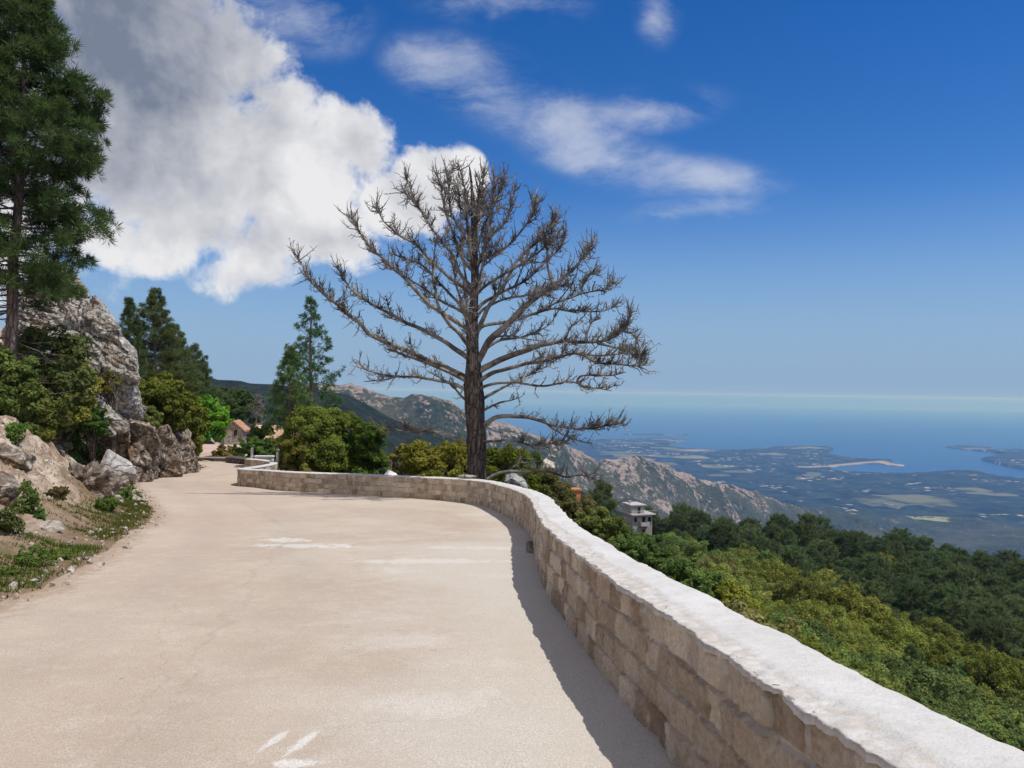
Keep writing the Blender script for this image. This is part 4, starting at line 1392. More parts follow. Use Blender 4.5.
    V, Fq = rock_shape((0, 0, 0), (0.34, 0.2, 0.055), 5, 4, 14, 0.05)
    sl = MB().add(V, Fq).build('stone_slab', rk, loc=(-1.55, 26.55, tp + 0.06))
    tag(sl, 'thin flat stone slab lying on the wall top in front of the dead tree', 'slab')
    q = at_road(537, 552)
    m = MB().box((0, 0, 0.06), (0.36, 0.42, 0.17), 0.03)
    b = m.build('kerb_stone', rk, loc=(q[0], q[1], q[2]))
    bm = bmesh.new(); bm.from_mesh(b.data)
    bmesh.ops.bevel(bm, geom=bm.edges[:], offset=0.02, segments=2, affect='EDGES')
    bmesh.ops.subdivide_edges(bm, edges=bm.edges[:], cuts=2, use_grid_fill=True)
    for v in bm.verts:
        v.co += Vector((0.012, 0.012, 0.01)) * float(fbm(np.array([v.co[:]]) * 7, 2, 4)[0])
    bm.to_mesh(b.data); bm.free()
    tag(b, 'block of stone lying on the road against the foot of the wall', 'stone')
    # white thing seen over the wall
    q = at(391.5, 473, 39.0)
    r = empty('white_chimney', (q[0], q[1], q[2] - 4.0), 0.4, label='white pointed chimney top showing over the wall between the trees', cat='chimney')
    MB().box((0, 0, 2.0), (0.4, 0.35, 4.0)).build('stack', wm, r)
    MB().add([[-.3, -.3, 3.9], [.26, -.3, 3.9], [.26, .3, 3.9], [-.3, .3, 3.9], [-.12, -.2, 4.16], [.16, -.2, 4.02], [.16, .2, 4.02], [-.12, .2, 4.16]], [[0, 1, 5, 4], [1, 2, 6, 5], [2, 3, 7, 6], [3, 0, 4, 7], [4, 5, 6, 7], [0, 3, 2, 1]]).build('cap', wm, r)
    MB().tube([[-0.03, 0, 4.15], [-0.01, 0, 4.6]], [0.035, 0.02], 6).build('rod', simple_mat('rusty_rod', (0.2, 0.13, 0.09)), r)

def build_rocks():
    gr = mat_rock()
    gd = mat_rock('weathered_shaded_granite', (0.30, 0.245, 0.195), (0.10, 0.078, 0.06), (0.22, 0.145, 0.09), (0.60, 0.56, 0.50))  # darker granite; the cliff's overhang shade is put into this colour
    # the outcrop: several fractured masses in one body
    def body(name, label, chunks, mat, n=5):
        c0 = np.mean([c for c, *_ in chunks], 0)
        c0[2] = min(c[2] - r[2] for c, r, *_ in chunks)
        mb = MB()
        for (c, r, seed, rot, rough) in chunks:
            V, Fq = rock_shape(np.asarray(c) - c0, r, seed, n, 18, rough, rot)
            mb.add(V, Fq)
        return tag(mb.build(name, mat, loc=c0), label, 'rock')
    def hull(pts, seed, drop=0.0, amp=1.0, cut=0.16):
        bm = bmesh.new()
        vs = [bm.verts.new(at(x, y, d) - (np.array([0, 0, drop]) if low else 0)) for x, y, d, *low in pts]
        r = bmesh.ops.convex_hull(bm, input=vs)
        junk = [g for g in r['geom_interior'] + r['geom_unused'] if isinstance(g, bmesh.types.BMVert)]
        if junk: bmesh.ops.delete(bm, geom=list(set(junk)), context='VERTS')
        for _ in range(7):
            es = [e for e in bm.edges if e.calc_length() > cut]
            if not es: break
            bmesh.ops.subdivide_edges(bm, edges=es, cuts=1)
            bmesh.ops.triangulate(bm, faces=[f for f in bm.faces if len(f.verts) > 3])
        bm.normal_update()
        V = np.array([v.co[:] for v in bm.verts])
        N = np.array([v.normal[:] for v in bm.verts])
        Fq = np.array([[v.index for v in f.verts] for f in bm.faces]) if False else None
        bm.verts.index_update()
        Fq = np.array([[v.index for v in f.verts] for f in bm.faces])
        bm.free()
        q = V + seed * 5.3
        st = q @ np.array([[0.8, 0.1, 0.5], [-0.1, 1, 0.1], [-0.55, 0, 0.85]])
        n1 = fbm(st * np.array([0.55, 0.7, 1.5]), 5, seed, 0.55)
        cell = np.abs(fbm(st * np.array([0.5, 0.5, 0.95]), 3, seed + 3))
        stepn = np.round(vnoise(st * np.array([0.5, 0.5, 1.1]), seed + 9) * 2.5) / 2.5
        fine = fbm(st * np.array([3.5, 3.5, 6.0]), 4, seed + 50, 0.6)
        V = V + N * (amp * (0.16 * n1 - 0.26 * np.exp(-cell * 16) + 0.15 * stepn + 0.045 * fine - 0.05 * np.abs(fbm(st * 2.2, 2, seed + 70))))[:, None]
        return V, Fq
    def body(name, label, chunks, mat, cut=0.095):
        parts = [hull(p, sd, dr, am, cut) for p, sd, dr, am in chunks]
        A = np.concatenate([v for v, _ in parts])
        c0 = np.array([A[:, 0].mean(), A[:, 1].mean(), A[:, 2].min()])
        mb = MB()
        for V, Fq in parts:
            mb.add(V - c0, Fq)
        return tag(mb.build(name, mat, loc=c0), label, 'rock')
    body('rock_outcrop', 'tall pale granite outcrop with brown stains beside the big pine', [
        ([(78, 318, 38), (95, 297, 38.5), (118, 325, 37.6), (137, 365, 37.4), (140, 381, 37.6), (128, 394, 37.8), (108, 399, 37.6), (98, 378, 37.2), (72, 350, 38), (66, 312, 41), (96, 299, 41), (133, 350, 41.5), (136, 388, 41), (75, 385, 41.5)], 1, 0, 1.0),
        ([(60, 336, 37.4), (84, 330, 37.2), (101, 346, 36.6), (96, 374, 36.4), (76, 374, 36.6), (58, 362, 37), (62, 330, 39), (100, 340, 39), (96, 376, 39), (60, 372, 39)], 2, 0, 0.8),
        ([(60, 362, 36.6), (80, 372, 36.2), (102, 396, 36), (127, 430, 36.6), (112, 434, 36.2), (85, 410, 35.6), (58, 390, 36), (60, 372, 39), (104, 396, 39), (126, 428, 39.5), (90, 440, 39), (60, 410, 39)], 3, 0, 0.9),
        ([(10, 300, 41), (40, 268, 42), (70, 262, 43), (88, 296, 41), (80, 335, 40), (40, 340, 40), (5, 340, 41), (30, 280, 46), (88, 300, 46), (85, 350, 46), (5, 350, 46)], 4, 0, 1.1),
        ([(100, 376, 38), (136, 386, 38.6), (126, 400, 38), (138, 410, 39.5), (110, 415, 38), (95, 400, 37.5), (140, 402, 43), (120, 380, 43), (150, 430, 43), (100, 420, 41)], 5, 0, 0.7)], gr)
    body('rock_cliff', 'dark fractured rock face dropping to the road under the outcrop', [
        ([(84, 408, 36.0), (108, 404, 36.2), (129, 424, 36.8), (131, 450, 37.6), (127, 474, 38.6, 1), (112, 476, 38.2, 1), (96, 455, 37.6), (84, 428, 36.8), (90, 405, 40), (128, 420, 40.5), (128, 470, 41, 1), (90, 460, 40, 1)], 6, 0.5, 0.9),
        ([(126, 419, 38.0), (151, 427, 38.8), (159, 441, 39.4), (157, 470, 41.4, 1), (146, 474, 40.6, 1), (130, 466, 40.2, 1), (124, 440, 38.8), (130, 418, 42), (156, 430, 43), (158, 468, 44, 1)], 7, 0.5, 1.0),
        ([(128, 447, 37.5), (140, 441, 38), (151, 456, 38.2), (153, 474, 38.6, 1), (134, 479, 37.6, 1), (126, 470, 37.8, 1), (140, 445, 40), (152, 472, 41, 1)], 8, 0.5, 0.7),
        ([(154, 431, 41.5), (168, 425, 42), (177, 444, 42.5), (184, 470, 43.4, 1), (160, 474, 42.4, 1), (156, 455, 42), (160, 428, 46), (178, 440, 47), (184, 466, 47, 1)], 9, 0.5, 0.9),
        ([(174, 441, 44.5), (186, 438, 45.5), (197, 455, 46.5), (203, 467, 47, 1), (180, 471, 45, 1), (172, 462, 44.4), (182, 440, 49), (200, 462, 50, 1)], 10, 0.5, 0.8),
        ([(105, 396, 40), (150, 408, 42.5), (184, 428, 47), (192, 446, 49), (190, 464, 49, 1), (120, 464, 41.5, 1), (110, 400, 46), (188, 430, 55), (190, 462, 55, 1), (110, 460, 46, 1)], 11, 0.5, 1.0)], gd)
    # loose boulders of the bank
    def on(px, py, dz=0.0):
        p = hit(px, py)
        p[2] += dz
        return p
    add_rock('boulder', 'crumbly grey brown boulder on the bank by the grass verge', on(94, 492, 0.2), (0.82, 0.7, 0.85), 21, mat_rock('crumbly_rock', (0.30, 0.25, 0.21), (0.10, 0.08, 0.06), (0.2, 0.14, 0.1), (0.42, 0.37, 0.33)), 5, (0.2, 0.5, 0.3), None, 26, 0.22)
    add_rock('boulder', 'pale grey slab of rock leaning beside the crumbly boulder', at(117, 469, 34.6), (0.62, 0.45, 0.95), 22, mat_rock('pale_granite', (0.50, 0.49, 0.48), (0.36, 0.34, 0.32), (0.42, 0.37, 0.32), (0.62, 0.61, 0.60)), 4, (0.1, -0.6, 0.4), None, 12, 0.05)
    add_rock('boulder', 'dark boulder sunk in the bank at the left picture edge', on(0, 500, 0.12), (0.34, 0.4, 0.46), 23, gd, 5, (0.2, 0.2, 0.3))
    add_rock('boulder', 'brown rounded rock half buried near the top of the earth bank', on(60, 447, 0.15), (0.6, 0.6, 0.42), 24, gd, 4, (0.1, 0.4, 0.3))
    add_rock('boulder', 'grey rock under the dark shrubs at the bank top', on(20, 416, 0.1), (0.9, 0.7, 0.4), 25, gd, 4, (0.1, 0.1, 0.3))
    add_rock('boulder', 'flat brown rock lying above the dark boulder on the bank', on(10, 462, 0.1), (0.55, 0.5, 0.3), 30, gd, 4, (0.1, 0.3, 0.3))
    pale = mat_rock('pale_stone', (0.55, 0.50, 0.43), (0.40, 0.34, 0.28), (0.5, 0.42, 0.33), (0.64, 0.6, 0.54))
    add_rock('flat_stone', 'flat cream stone lying on the earth bank', on(50, 528, 0.03), (0.24, 0.2, 0.06), 26, pale, 4, (0.25, 0.1, 0.3), None, 10, 0.05)
    add_rock('boulder', 'grey boulder behind the wall to the right of the dead trunk', at(514, 485, 30.0), (0.5, 0.5, 0.42), 27, mat_rock('grey_boulder', (0.42, 0.42, 0.42), (0.3, 0.3, 0.3), (0.36, 0.34, 0.32), (0.52, 0.52, 0.52)), 4)
    add_rock('boulder', 'pale rock among the olive trees beyond the low branch', at(547, 467, 62.0), (0.7, 0.7, 0.7), 28, pale, 4)
    # stones of the little heap at the verge and along the road edge
    rng = np.random.default_rng(9)
    proto = None
    heap = []
    for i in range(26):
        px, py = rng.uniform(116, 146), rng.uniform(480, 503)
        if px > 150 - (503 - py) * 0.5: px -= 14
        heap.append(on(px, py, 0.03))
    shapes = []
    for k in range(4):
        V, Fq = rock_shape((0, 0, 0), (0.16, 0.13, 0.1), 90 + k, 3, 12, 0.08)
        o = MB().add(V, Fq).build('loose_stone', pale)
        shapes.append(o)
    for i, p in enumerate(heap):
        o = shapes[i] if i < 4 else shapes[i % 4].copy()
        if i >= 4: C.objects.link(o)
        o.location = p
        o.rotation_euler = rng.uniform(0, 6, 3)
        o.scale = [rng.uniform(0.5, 1.3)] * 3
        tag(o, 'small pale stone in the heap at the road edge below the leaning slab', 'stone', 'stones heaped at the road edge')
    vg = [(103, 545), (113, 548), (2, 606), (38, 580), (62, 520), (70, 545), (46, 573), (25, 535), (33, 600), (90, 535), (17, 540)]
    for i, (px, py) in enumerate(vg):
        o = shapes[i % 4].copy()
        C.objects.link(o)
        o.location = on(px, py, 0.01)
        o.rotation_euler = rng.uniform(0, 6, 3)
        o.scale = [rng.uniform(0.3, 0.55)] * 3
        tag(o, 'small pale stone scattered on the grassy foot of the bank', 'stone', 'stones scattered on the bank foot')
    # gravel no one could count
    n = 2600
    i = rng.integers(20, len(LEFT) - 60, n)
    Tn = unit(np.gradient(LEFT, axis=0))
    nl = np.stack([-Tn[:, 1], Tn[:, 0]], 1)
    dd = np.abs(rng.normal(size=n)) * 0.5 - 0.25
    dd[n // 2:] = rng.uniform(0.3, 6, n - n // 2)
    P = LEFT[i] + nl[i] * dd[:, None] + rng.normal(size=(n, 2)) * 0.1
    z = near_height(P)
    z = np.where(dd < 0.02, zr(P[:, 1]) + 0.004, z)
    V0, F0 = ico(1)
    mb = MB()
    for k in range(n):
        r = 0.010 + 0.045 * rng.random() ** 3
        mb.add(V0 * r * rng.uniform(0.6, 1.3, 3) * (1 + 0.25 * rng.normal(size=(len(V0), 1))) + [P[k, 0], P[k, 1], z[k] + r * 0.3], F0)
    tag(mb.build('gravel', pale), 'loose gravel along the road edge and over the earth bank', kind='stuff')

def build_grass(gm):
    rng = np.random.default_rng(17)
    pts = []
    Tn = unit(np.gradient(LEFT, axis=0))
    nl = np.stack([-Tn[:, 1], Tn[:, 0]], 1)
    n = 110000
    i = rng.integers(30, len(LEFT) - 70, n)
    dd = np.where(rng.random(n) < 0.8, np.abs(rng.gamma(2.0, 0.38, n)) + 0.02, rng.uniform(0, 6, n))
    P = LEFT[i] + nl[i] * dd[:, None] + rng.normal(size=(n, 2)) * 0.05
    m = fbm(np.c_[P * 0.75, np.zeros(n)], 4, 88)
    keep = (m > 0.02 + 0.16 * rng.normal(size=n) - 0.7 * sst(P[:, 1], 11, 17)) & (P[:, 1] > 3) & (P[:, 1] < 47)
    P = P[keep]
    m = m[keep]
    n = len(P)
    z = near_height(P)
    h = rng.uniform(0.025, 0.095, n)
    a = rng.uniform(0, 2 * PI, n)
    w = 0.007 + 0.005 * rng.random(n)
    ux = np.c_[np.cos(a), np.sin(a), np.zeros(n)]
    b = np.c_[P, z - 0.01]
    lean = np.c_[rng.normal(size=(n, 2)) * 0.4, np.ones(n)] * h[:, None]
    V = np.stack([b - ux * w[:, None], b + ux * w[:, None], b + lean], 1).reshape(-1, 3)
    o = MB().add(V, np.arange(3 * n).reshape(-1, 3), np.repeat(np.clip(0.5 + 0.3 * rng.normal(size=n) + 0.3 * m, 0, 1), 3)).build('grass', gm)
    tag(o, 'patchy green and dry grass along the foot of the bank', kind='stuff')

def build_trees():
    FM = dict(
        olive=foliage_mat('olive_leaves', (0.115, 0.13, 0.028), (0.31, 0.315, 0.075)),
        yellow=foliage_mat('yellow_green_leaves', (0.12, 0.14, 0.022), (0.33, 0.335, 0.06)),
        green=foliage_mat('mid_green_leaves', (0.075, 0.11, 0.03), (0.195, 0.255, 0.072)),
        bright=foliage_mat('bright_leaves', (0.09, 0.19, 0.022), (0.22, 0.38, 0.05), 0.42),
        dark=foliage_mat('dark_leaves', (0.050, 0.074, 0.026), (0.13, 0.17, 0.058)),
        pine=foliage_mat('pine_needles', (0.056, 0.094, 0.036), (0.160, 0.215, 0.078), 0.35),
        pineg=foliage_mat('young_pine_needles', (0.060, 0.110, 0.040), (0.17, 0.245, 0.085), 0.3),
        pined=foliage_mat('dark_pine_needles', (0.060, 0.092, 0.045), (0.165, 0.215, 0.090), 0.35),
        oakmix=foliage_mat('oak_leaves', (0.058, 0.092, 0.018), (0.195, 0.25, 0.05)),
        mustard=foliage_mat('mustard_leaves', (0.080, 0.094, 0.015), (0.255, 0.262, 0.047)),
        brown=foliage_mat('reddish_leaves', (0.17, 0.11, 0.045), (0.34, 0.23, 0.09)),
        olivebrown=foliage_mat('dry_olive_leaves', (0.11, 0.105, 0.042), (0.25, 0.22, 0.09)),
        f_olive=foliage_mat('forest_olive_leaves', (0.13, 0.155, 0.036), (0.33, 0.36, 0.092), 0.42, 0.014),
        f_yellow=foliage_mat('forest_yellow_leaves', (0.115, 0.138, 0.027), (0.30, 0.325, 0.072), 0.42, 0.012),
        f_green=foliage_mat('forest_green_leaves', (0.11, 0.155, 0.042), (0.28, 0.35, 0.10), 0.42),
        f_dark=foliage_mat('forest_dark_leaves', (0.085, 0.12, 0.042), (0.21, 0.265, 0.09), 0.42),
        f_olivebrown=foliage_mat('forest_dry_leaves', (0.15, 0.14, 0.055), (0.30, 0.28, 0.115), 0.42, 0.012),
        f_pine=foliage_mat('forest_pine_needles', (0.060, 0.095, 0.042), (0.165, 0.215, 0.085), 0.40, 0.015),
        grass=foliage_mat('grass_blades', (0.14, 0.115, 0.035), (0.10, 0.175, 0.025), 0.4),
        shrub=foliage_mat('shrub_leaves', (0.06, 0.105, 0.026), (0.15, 0.235, 0.055)))
    oakb = bark_mat('oak_bark', (0.09, 0.075, 0.06), (0.22, 0.19, 0.16))
    pineb = bark_mat('pine_bark', (0.13, 0.095, 0.08), (0.34, 0.27, 0.23), 3.0)
    greyb = bark_mat('grey_bark', (0.2, 0.18, 0.165), (0.36, 0.33, 0.31))
    build_grass(FM['grass'])

    # ---- the big pine at the left
    p = at(12, 402, 30.0)
    p[2] = gz(p[0], p[1])
    topz = at(14, -45, 30.0)[2]
    hh = topz - p[2]
    def prof(t):
        return float(np.interp(t, [0, 0.12, 0.4, 0.55, 0.7, 0.87, 1.0], [0.9, 1.0, 1.0, 0.84, 0.46, 0.27, 0.06]))
    o = conifer('pine_tree', hh, 2.95, 0.26, 101, FM['pine'], pineb, 190, 0.36, 44, 0.014, 4.6, prof, 0.24, 60, 0.30, 1.15, densf=lambda t: float(np.interp(t, [0, 0.3, 0.5, 1], [0.62, 0.72, 1.05, 1.15])))
    place(o, p, 0.4, label='tall dark pine with a bare lower trunk at the left edge', cat='tree')
    # ---- other pines: px of trunk, distance, px of top, crown radius px, crown base fraction
    specs = [
        (154, 74, 290, 42, 0.12, 'pine', 'tall dense pine behind the outcrop, highest of the pines left of the house', 3.6),
        (126, 66, 300, 27, 0.2, 'pine', 'narrow pine whose top shows just right of the pale outcrop', 3.2),
        (174, 84, 326, 36, 0.1, 'pine', 'dark pine on the right flank of the tall dense pine', 3.4),
        (194, 96, 346, 34, 0.1, 'pine', 'lower dark pine at the end of the descending row of pines', 3.4),
        (104, 60, 318, 16, 0.2, 'pineg', 'small light green pine peeking over the shoulder of the outcrop', 2.0),
        (316, 60, 299, 46, 0.24, 'pineg', 'slender pine with separate tufts standing clear against the sky', 2.6),
        (287, 50.5, 350, 26, 0.42, 'pineg', 'small thin pine with bare trunk left of the slender pine', 2.2),
        (601, 60, 484, 22, 0.25, 'pined', 'dark rounded pine left of the grey house', 2.6),
    ]
    for i, (px, d, ty, rp, cb, mt, lab, dens) in enumerate(specs):
        b = at(px, 440, d)
        z = gz(b[0], b[1])
        h = at(px, ty, d)[2] - z
        R_ = rp / F_PX * d
        pr = (lambda t: max(0.1, (1 - t) ** 0.75 * min(1.0, 0.7 + 1.2 * t))) if mt != 'pined' else (lambda t: float(np.interp(t, [0, 0.3, 0.7, 1], [0.7, 1.0, 0.85, 0.25])))
        o = conifer('pine_tree', h, R_, cb, 200 + i, FM[mt], pineb, int(60 + 40 * dens / 2), 0.36 if mt != 'pineg' else 0.32, 26, 0.020, dens * (1.25 if mt != 'pineg' else 0.8), pr, None, 0 if mt != 'pineg' else 8, 0.4, 1.0)
        place(o, (b[0], b[1], z), 0.7 * i, label=lab, cat='tree')
    # ---- single broadleaf trees: px centre, distance, top px, width px, bottom px of the crown, material
    bl = [
        (160, 45, 372, 74, 438, 'oakmix', 'round olive green tree growing on the rock face', 110, 220, 0.09),
        (185, 56, 394, 46, 448, 'oakmix', 'smaller olive green tree at the foot of the rock face', 60, 100, 0.13),
        (206, 78, 395, 48, 446, 'bright', 'bright fresh green tree beside the stone house', 90, 100, 0.17),
        (190, 74, 420, 40, 447, 'bright', 'low bright green tree left of the taller bright one', 50, 90, 0.17),
        (240, 125, 388, 50, 428, 'dark', 'dark tree behind the roof of the stone house', 60, 80, 0.25),
        (222, 135, 384, 44, 430, 'dark', 'dark tree behind the bright green tree', 60, 80, 0.25),
        (223, 56.5, 445, 22, 462, 'brown', 'low reddish shrub above the short grey wall', 30, 80, 0.08),
        (236, 57.5, 446, 20, 462, 'shrub', 'green shrub next to the reddish one at the far bend', 30, 80, 0.08),
        (259, 62, 420, 30, 466, 'green', 'leafy dark green bush covering the right side of the stone house', 70, 160, 0.09),
        (275, 58, 432, 40, 470, 'green', 'low green bush behind the white posts', 60, 90, 0.12),
        (258, 56, 438, 36, 470, 'shrub', 'round green bush in front of the long low house', 50, 90, 0.11),
        (318, 47, 399, 66, 500, 'oakmix', 'large yellow green oak behind the wall left of the dead tree', 140, 300, 0.072),
        (368, 48, 413, 42, 500, 'oakmix', 'second yellow green oak close on the right of the large one', 90, 260, 0.072),
        (345, 49, 403, 44, 500, 'oakmix', 'yellow green oak squeezed between the two larger oaks behind the wall', 70, 260, 0.072),
        (303, 46, 436, 44, 500, 'olive', 'low olive bush at the left foot of the large yellow green oak', 60, 220, 0.07),
        (402, 68, 446, 34, 480, 'olive', 'small olive tree in the gap between the oaks', 40, 100, 0.14),
        (440, 41, 436, 78, 510, 'mustard', 'wide mustard green oak directly behind the dead trunk', 140, 260, 0.068),
        (505, 42, 446, 90, 520, 'mustard', 'mustard green oak right of the dead trunk', 140, 260, 0.068),
        (540, 47, 468, 70, 530, 'olivebrown', 'brownish olive bush under the low branch', 110, 220, 0.068),
        (572, 47, 492, 60, 545, 'olivebrown', 'brownish bush below the orange hut', 110, 220, 0.065),
        (600, 44, 508, 56, 560, 'green', 'green bushy tree just below the wall left of the grey house', 110, 240, 0.07),
        (640, 41, 532, 66, 590, 'green', 'fresh green bushy tree below the wall under the grey house', 120, 240, 0.07),
        (688, 36, 554, 66, 625, 'green', 'green bush just over the wall right of the grey house', 120, 240, 0.065),
        (672, 31, 582, 30, 610, 'brown', 'reddish yellow shrub close behind the wall', 40, 110, 0.07),
        (735, 36, 582, 70, 660, 'yellow', 'yellow green bush close behind the middle of the wall', 120, 240, 0.065),
        (42, 33, 318, 80, 450, 'dark', 'dense dark evergreen at the foot of the big pine', 130, 150, 0.09),
        (68, 35, 345, 54, 450, 'olive', 'olive shrub between the big pine and the outcrop', 90, 140, 0.08),
        (2, 28, 345, 60, 450, 'green', 'leafy evergreen shrub at the picture edge under the big pine', 90, 140, 0.08),
        (93, 35.5, 404, 30, 446, 'shrub', 'bright green shrub growing out of the dark rock face', 50, 120, 0.06),
        (108, 36.5, 372, 20, 398, 'olive', 'small olive tuft in a cleft of the pale outcrop', 24, 80, 0.05),
        (145, 42, 404, 34, 436, 'green', 'dark green bush wedged beside the olive green tree on the rock', 50, 110, 0.07),
        (30, 30, 380, 70, 450, 'green', 'low green shrub on the bank top by the pine trunk', 70, 120, 0.07),
    ]
    for i, (px, d, ty, wp, by, mt, lab, nc, nl_, lf) in enumerate(bl):
        b = at(px, 440, d)
        z = gz(b[0], b[1])
        zt = at(px, ty, d)[2]
        zb_ = min(at(px, by, d)[2], zt - 0.6)
        h = zt - z
        rz = (zt - zb_) / 2
        rx = wp / F_PX * d / 2
        o = broadleaf('shrub' if any(w in lab for w in ('bush', 'shrub')) else 'oak_tree', h, rx * 0.92, rz * 0.92, 400 + i, FM[mt], oakb, int(nc * 1.5), int(nl_ * 0.75), lf, cz=(zt + zb_) / 2 - z, ry=max(rx, 0.8) * 0.9, low=-0.75, clump=0.185, trunk_r=0.05 + 0.02 * h)
        place(o, (b[0], b[1], z), 0.0, label=lab, cat='shrub' if 'shrub' in lab or 'bush' in lab else 'tree')
    # bare grey tree by the stone house
    b = at(256, 420, 88)
    z = gz(b[0], b[1])
    h = at(256, 393, 88)[2] - z
    rng = np.random.default_rng(4)
    root = empty('bare_tree', (b[0], b[1], z), label='small leafless grey tree behind the bush by the stone house', cat='tree')
    MB().tube([[0, 0, 0], [0.05, 0, h * .5], [0, 0, h]], [0.12, 0.08, 0.02], 6).build('trunk', greyb, root)
    mb = MB()
    for k in range(70):
        t = rng.uniform(0.3, 0.97)
        a = rng.uniform(0, 6.28)
        L = 1.9 * (1 - t) + 0.35
        p0 = np.array([0, 0, h * t])
        p2 = p0 + L * np.array([math.cos(a), math.sin(a), 0.45])
        mb.tube([p0, (p0 + p2) / 2 - [0, 0, 0.1], p2], [0.04, 0.03, 0.012], 3)
        for _ in range(5):
            f = rng.uniform(0.4, 1)
            q = p0 + (p2 - p0) * f
            mb.tube([q, q + unit(rng.normal(size=3) + [0, 0, .5]) * 0.45], [0.02, 0.012], 3)
    mb.build('crown', greyb, root)

    # ---- small shrubs of the bank
    bank = [(82, 462, 34, 42, 'shrub', 'leafy green shrub on the bank beside the rock face'), (98, 468, 26, 26, 'shrub', 'smaller green shrub hanging over the crumbly boulder'),
            (68, 446, 26, 26, 'shrub', 'green shrub high on the bank behind the brown rock'),
            (27, 510, 15, 30, 'green', 'upright dark green plant in the middle of the earth bank'), (39, 523, 12, 13, 'shrub', 'little round green tuft on the bank near the cream stone'),
            (8, 534, 24, 30, 'dark', 'dark low shrub below the dark boulder'), (58, 497, 18, 9, 'olivebrown', 'dry brownish tuft in the middle of the bank'),
            (15, 445, 16, 26, 'shrub', 'thin young sapling on the bare earth near the bank top'), (17, 514, 14, 10, 'olive', 'olive tuft right of the dark boulder'),
            (34, 566, 34, 16, 'shrub', 'spreading green weed on the verge at lower left'), (58, 560, 24, 12, 'shrub', 'green weed on the verge right of the spreading one'),
            (8, 576, 20, 10, 'green', 'small green weed at the left end of the verge'), (106, 512, 22, 14, 'shrub', 'green tuft under the crumbly boulder'),
            (124, 500, 14, 14, 'shrub', 'green plant between the boulder and the stone heap'), (140, 473, 22, 8, 'shrub', 'low green plants at the foot of the dark rock face'),
            (196, 458, 12, 26, 'olive', 'olive shrub clinging to the lower rock face'), (45, 440, 18, 10, 'olive', 'low olive tuft on the bank top')]
    for i, (px, py, wp, hp, mt, lab) in enumerate(bank):
        p = hit(px, py)
        m_ = p[1] / F_PX
        o = broadleaf('shrub', hp * m_, wp * m_ * 0.46, hp * m_ * 0.55, 700 + i, FM[mt], oakb, 34, 70, 1.1 * m_, low=-0.9, clump=0.34, trunk_r=0.012, cz=hp * m_ * 0.42)
        place(o, p, 0, label=lab, cat='shrub')

    # ---- the forest on the slope below the wall: prototypes, then copies
    rng = np.random.default_rng(23)
    oak_p, pine_p = {}, []
    for mt in ('olive', 'yellow', 'green', 'dark', 'olivebrown'):
        oak_p[mt] = [broadleaf('oak_tree', 8.0, 3.6 + 0.3 * k, 3.0 + 0.25 * k, 900 + 10 * k + len(mt), FM['f_' + mt], oakb, 130, 90, 0.135, low=-0.3, clump=0.2) for k in range(2)]
    for k in range(4):
        pine_p.append(conifer('pine_tree', 11.0, 3.0 + 0.25 * k, 0.32, 950 + k, FM['f_pine'], pineb, 84, 0.55, 18, 0.055, 1.5, (lambda t: float(np.interp(t, [0, 0.25, 0.6, 0.85, 1], [0.75, 1.0, 0.88, 0.55, 0.2]))), 0.2, 0, 0.3, 0.8))
    pine_g = [conifer('pine_tree', 8.0, 2.6, 0.15, 970 + k, FM['pineg'], pineb, 80, 0.45, 16, 0.035, 1.7, None, 0.16, 0, 0.4, 0.8) for k in range(2)]
    used = set()
    spots = []
    tries = 0
    def ok(x, y, r):
        for (a, b, c) in spots:
            if (a - x) ** 2 + (b - y) ** 2 < (0.5 * (r + c)) ** 2: return False
        return True
    cand = []
    for _ in range(26000):
        X = rng.uniform(556, 1090)
        d = math.exp(rng.uniform(math.log(34), math.log(262)))
        cand.append((X, d))
    cand.sort(key=lambda t: t[1])
    pal = {'olive': 'olive', 'yellow': 'yellow green', 'green': 'mid green', 'dark': 'dark green', 'olivebrown': 'brownish olive'}
    cnt = {}
    for X, d in cand:
        th = math.atan((X - 512) / F_PX)
        x, y = d * math.sin(th), d * math.cos(th)
        hx, hy = at(641, 512, 215.0)[:2]
        if abs(x - hx) < 7 and -12 < y - hy < 9: continue
        if X < 625 and d < 60: continue
        if abs(X - 641) < 30 and d > 95 and d < 216: continue
        r = np.interp(d, [30, 70, 130, 260], [3.8, 5.0, 6.2, 7.6])
        if not ok(x, y, r): continue
        z = gz(x, y)
        # which kind: pines on the ridge, broadleaves nearer, with drifts
        drift = float(fbm(np.array([[x * 0.018, y * 0.018, 0]]), 3, 61)[0])
        ridge = np.interp(X, [560, 700, 850, 950, 1024], [180, 205, 175, 145, 125])
        is_pine = d > ridge + 25 * drift + 12 * rng.normal()
        if not is_pine and X > 640 and rng.random() < 0.06: is_pine = True
        hgt = z + (10.0 if is_pine else 7.0)
        q = px_of([[x, y, hgt]])[0]
        if q[1] > np.interp(q[0], [560, 680, 800, 900, 1024, 1200], [505, 590, 650, 695, 760, 850]) + 25 or q[0] > 1060: continue
        spots.append((x, y, r))
        g2 = float(fbm(np.array([[x * 0.03 + 50, y * 0.03, 0]]), 3, 62)[0]) + 0.22 * rng.normal()
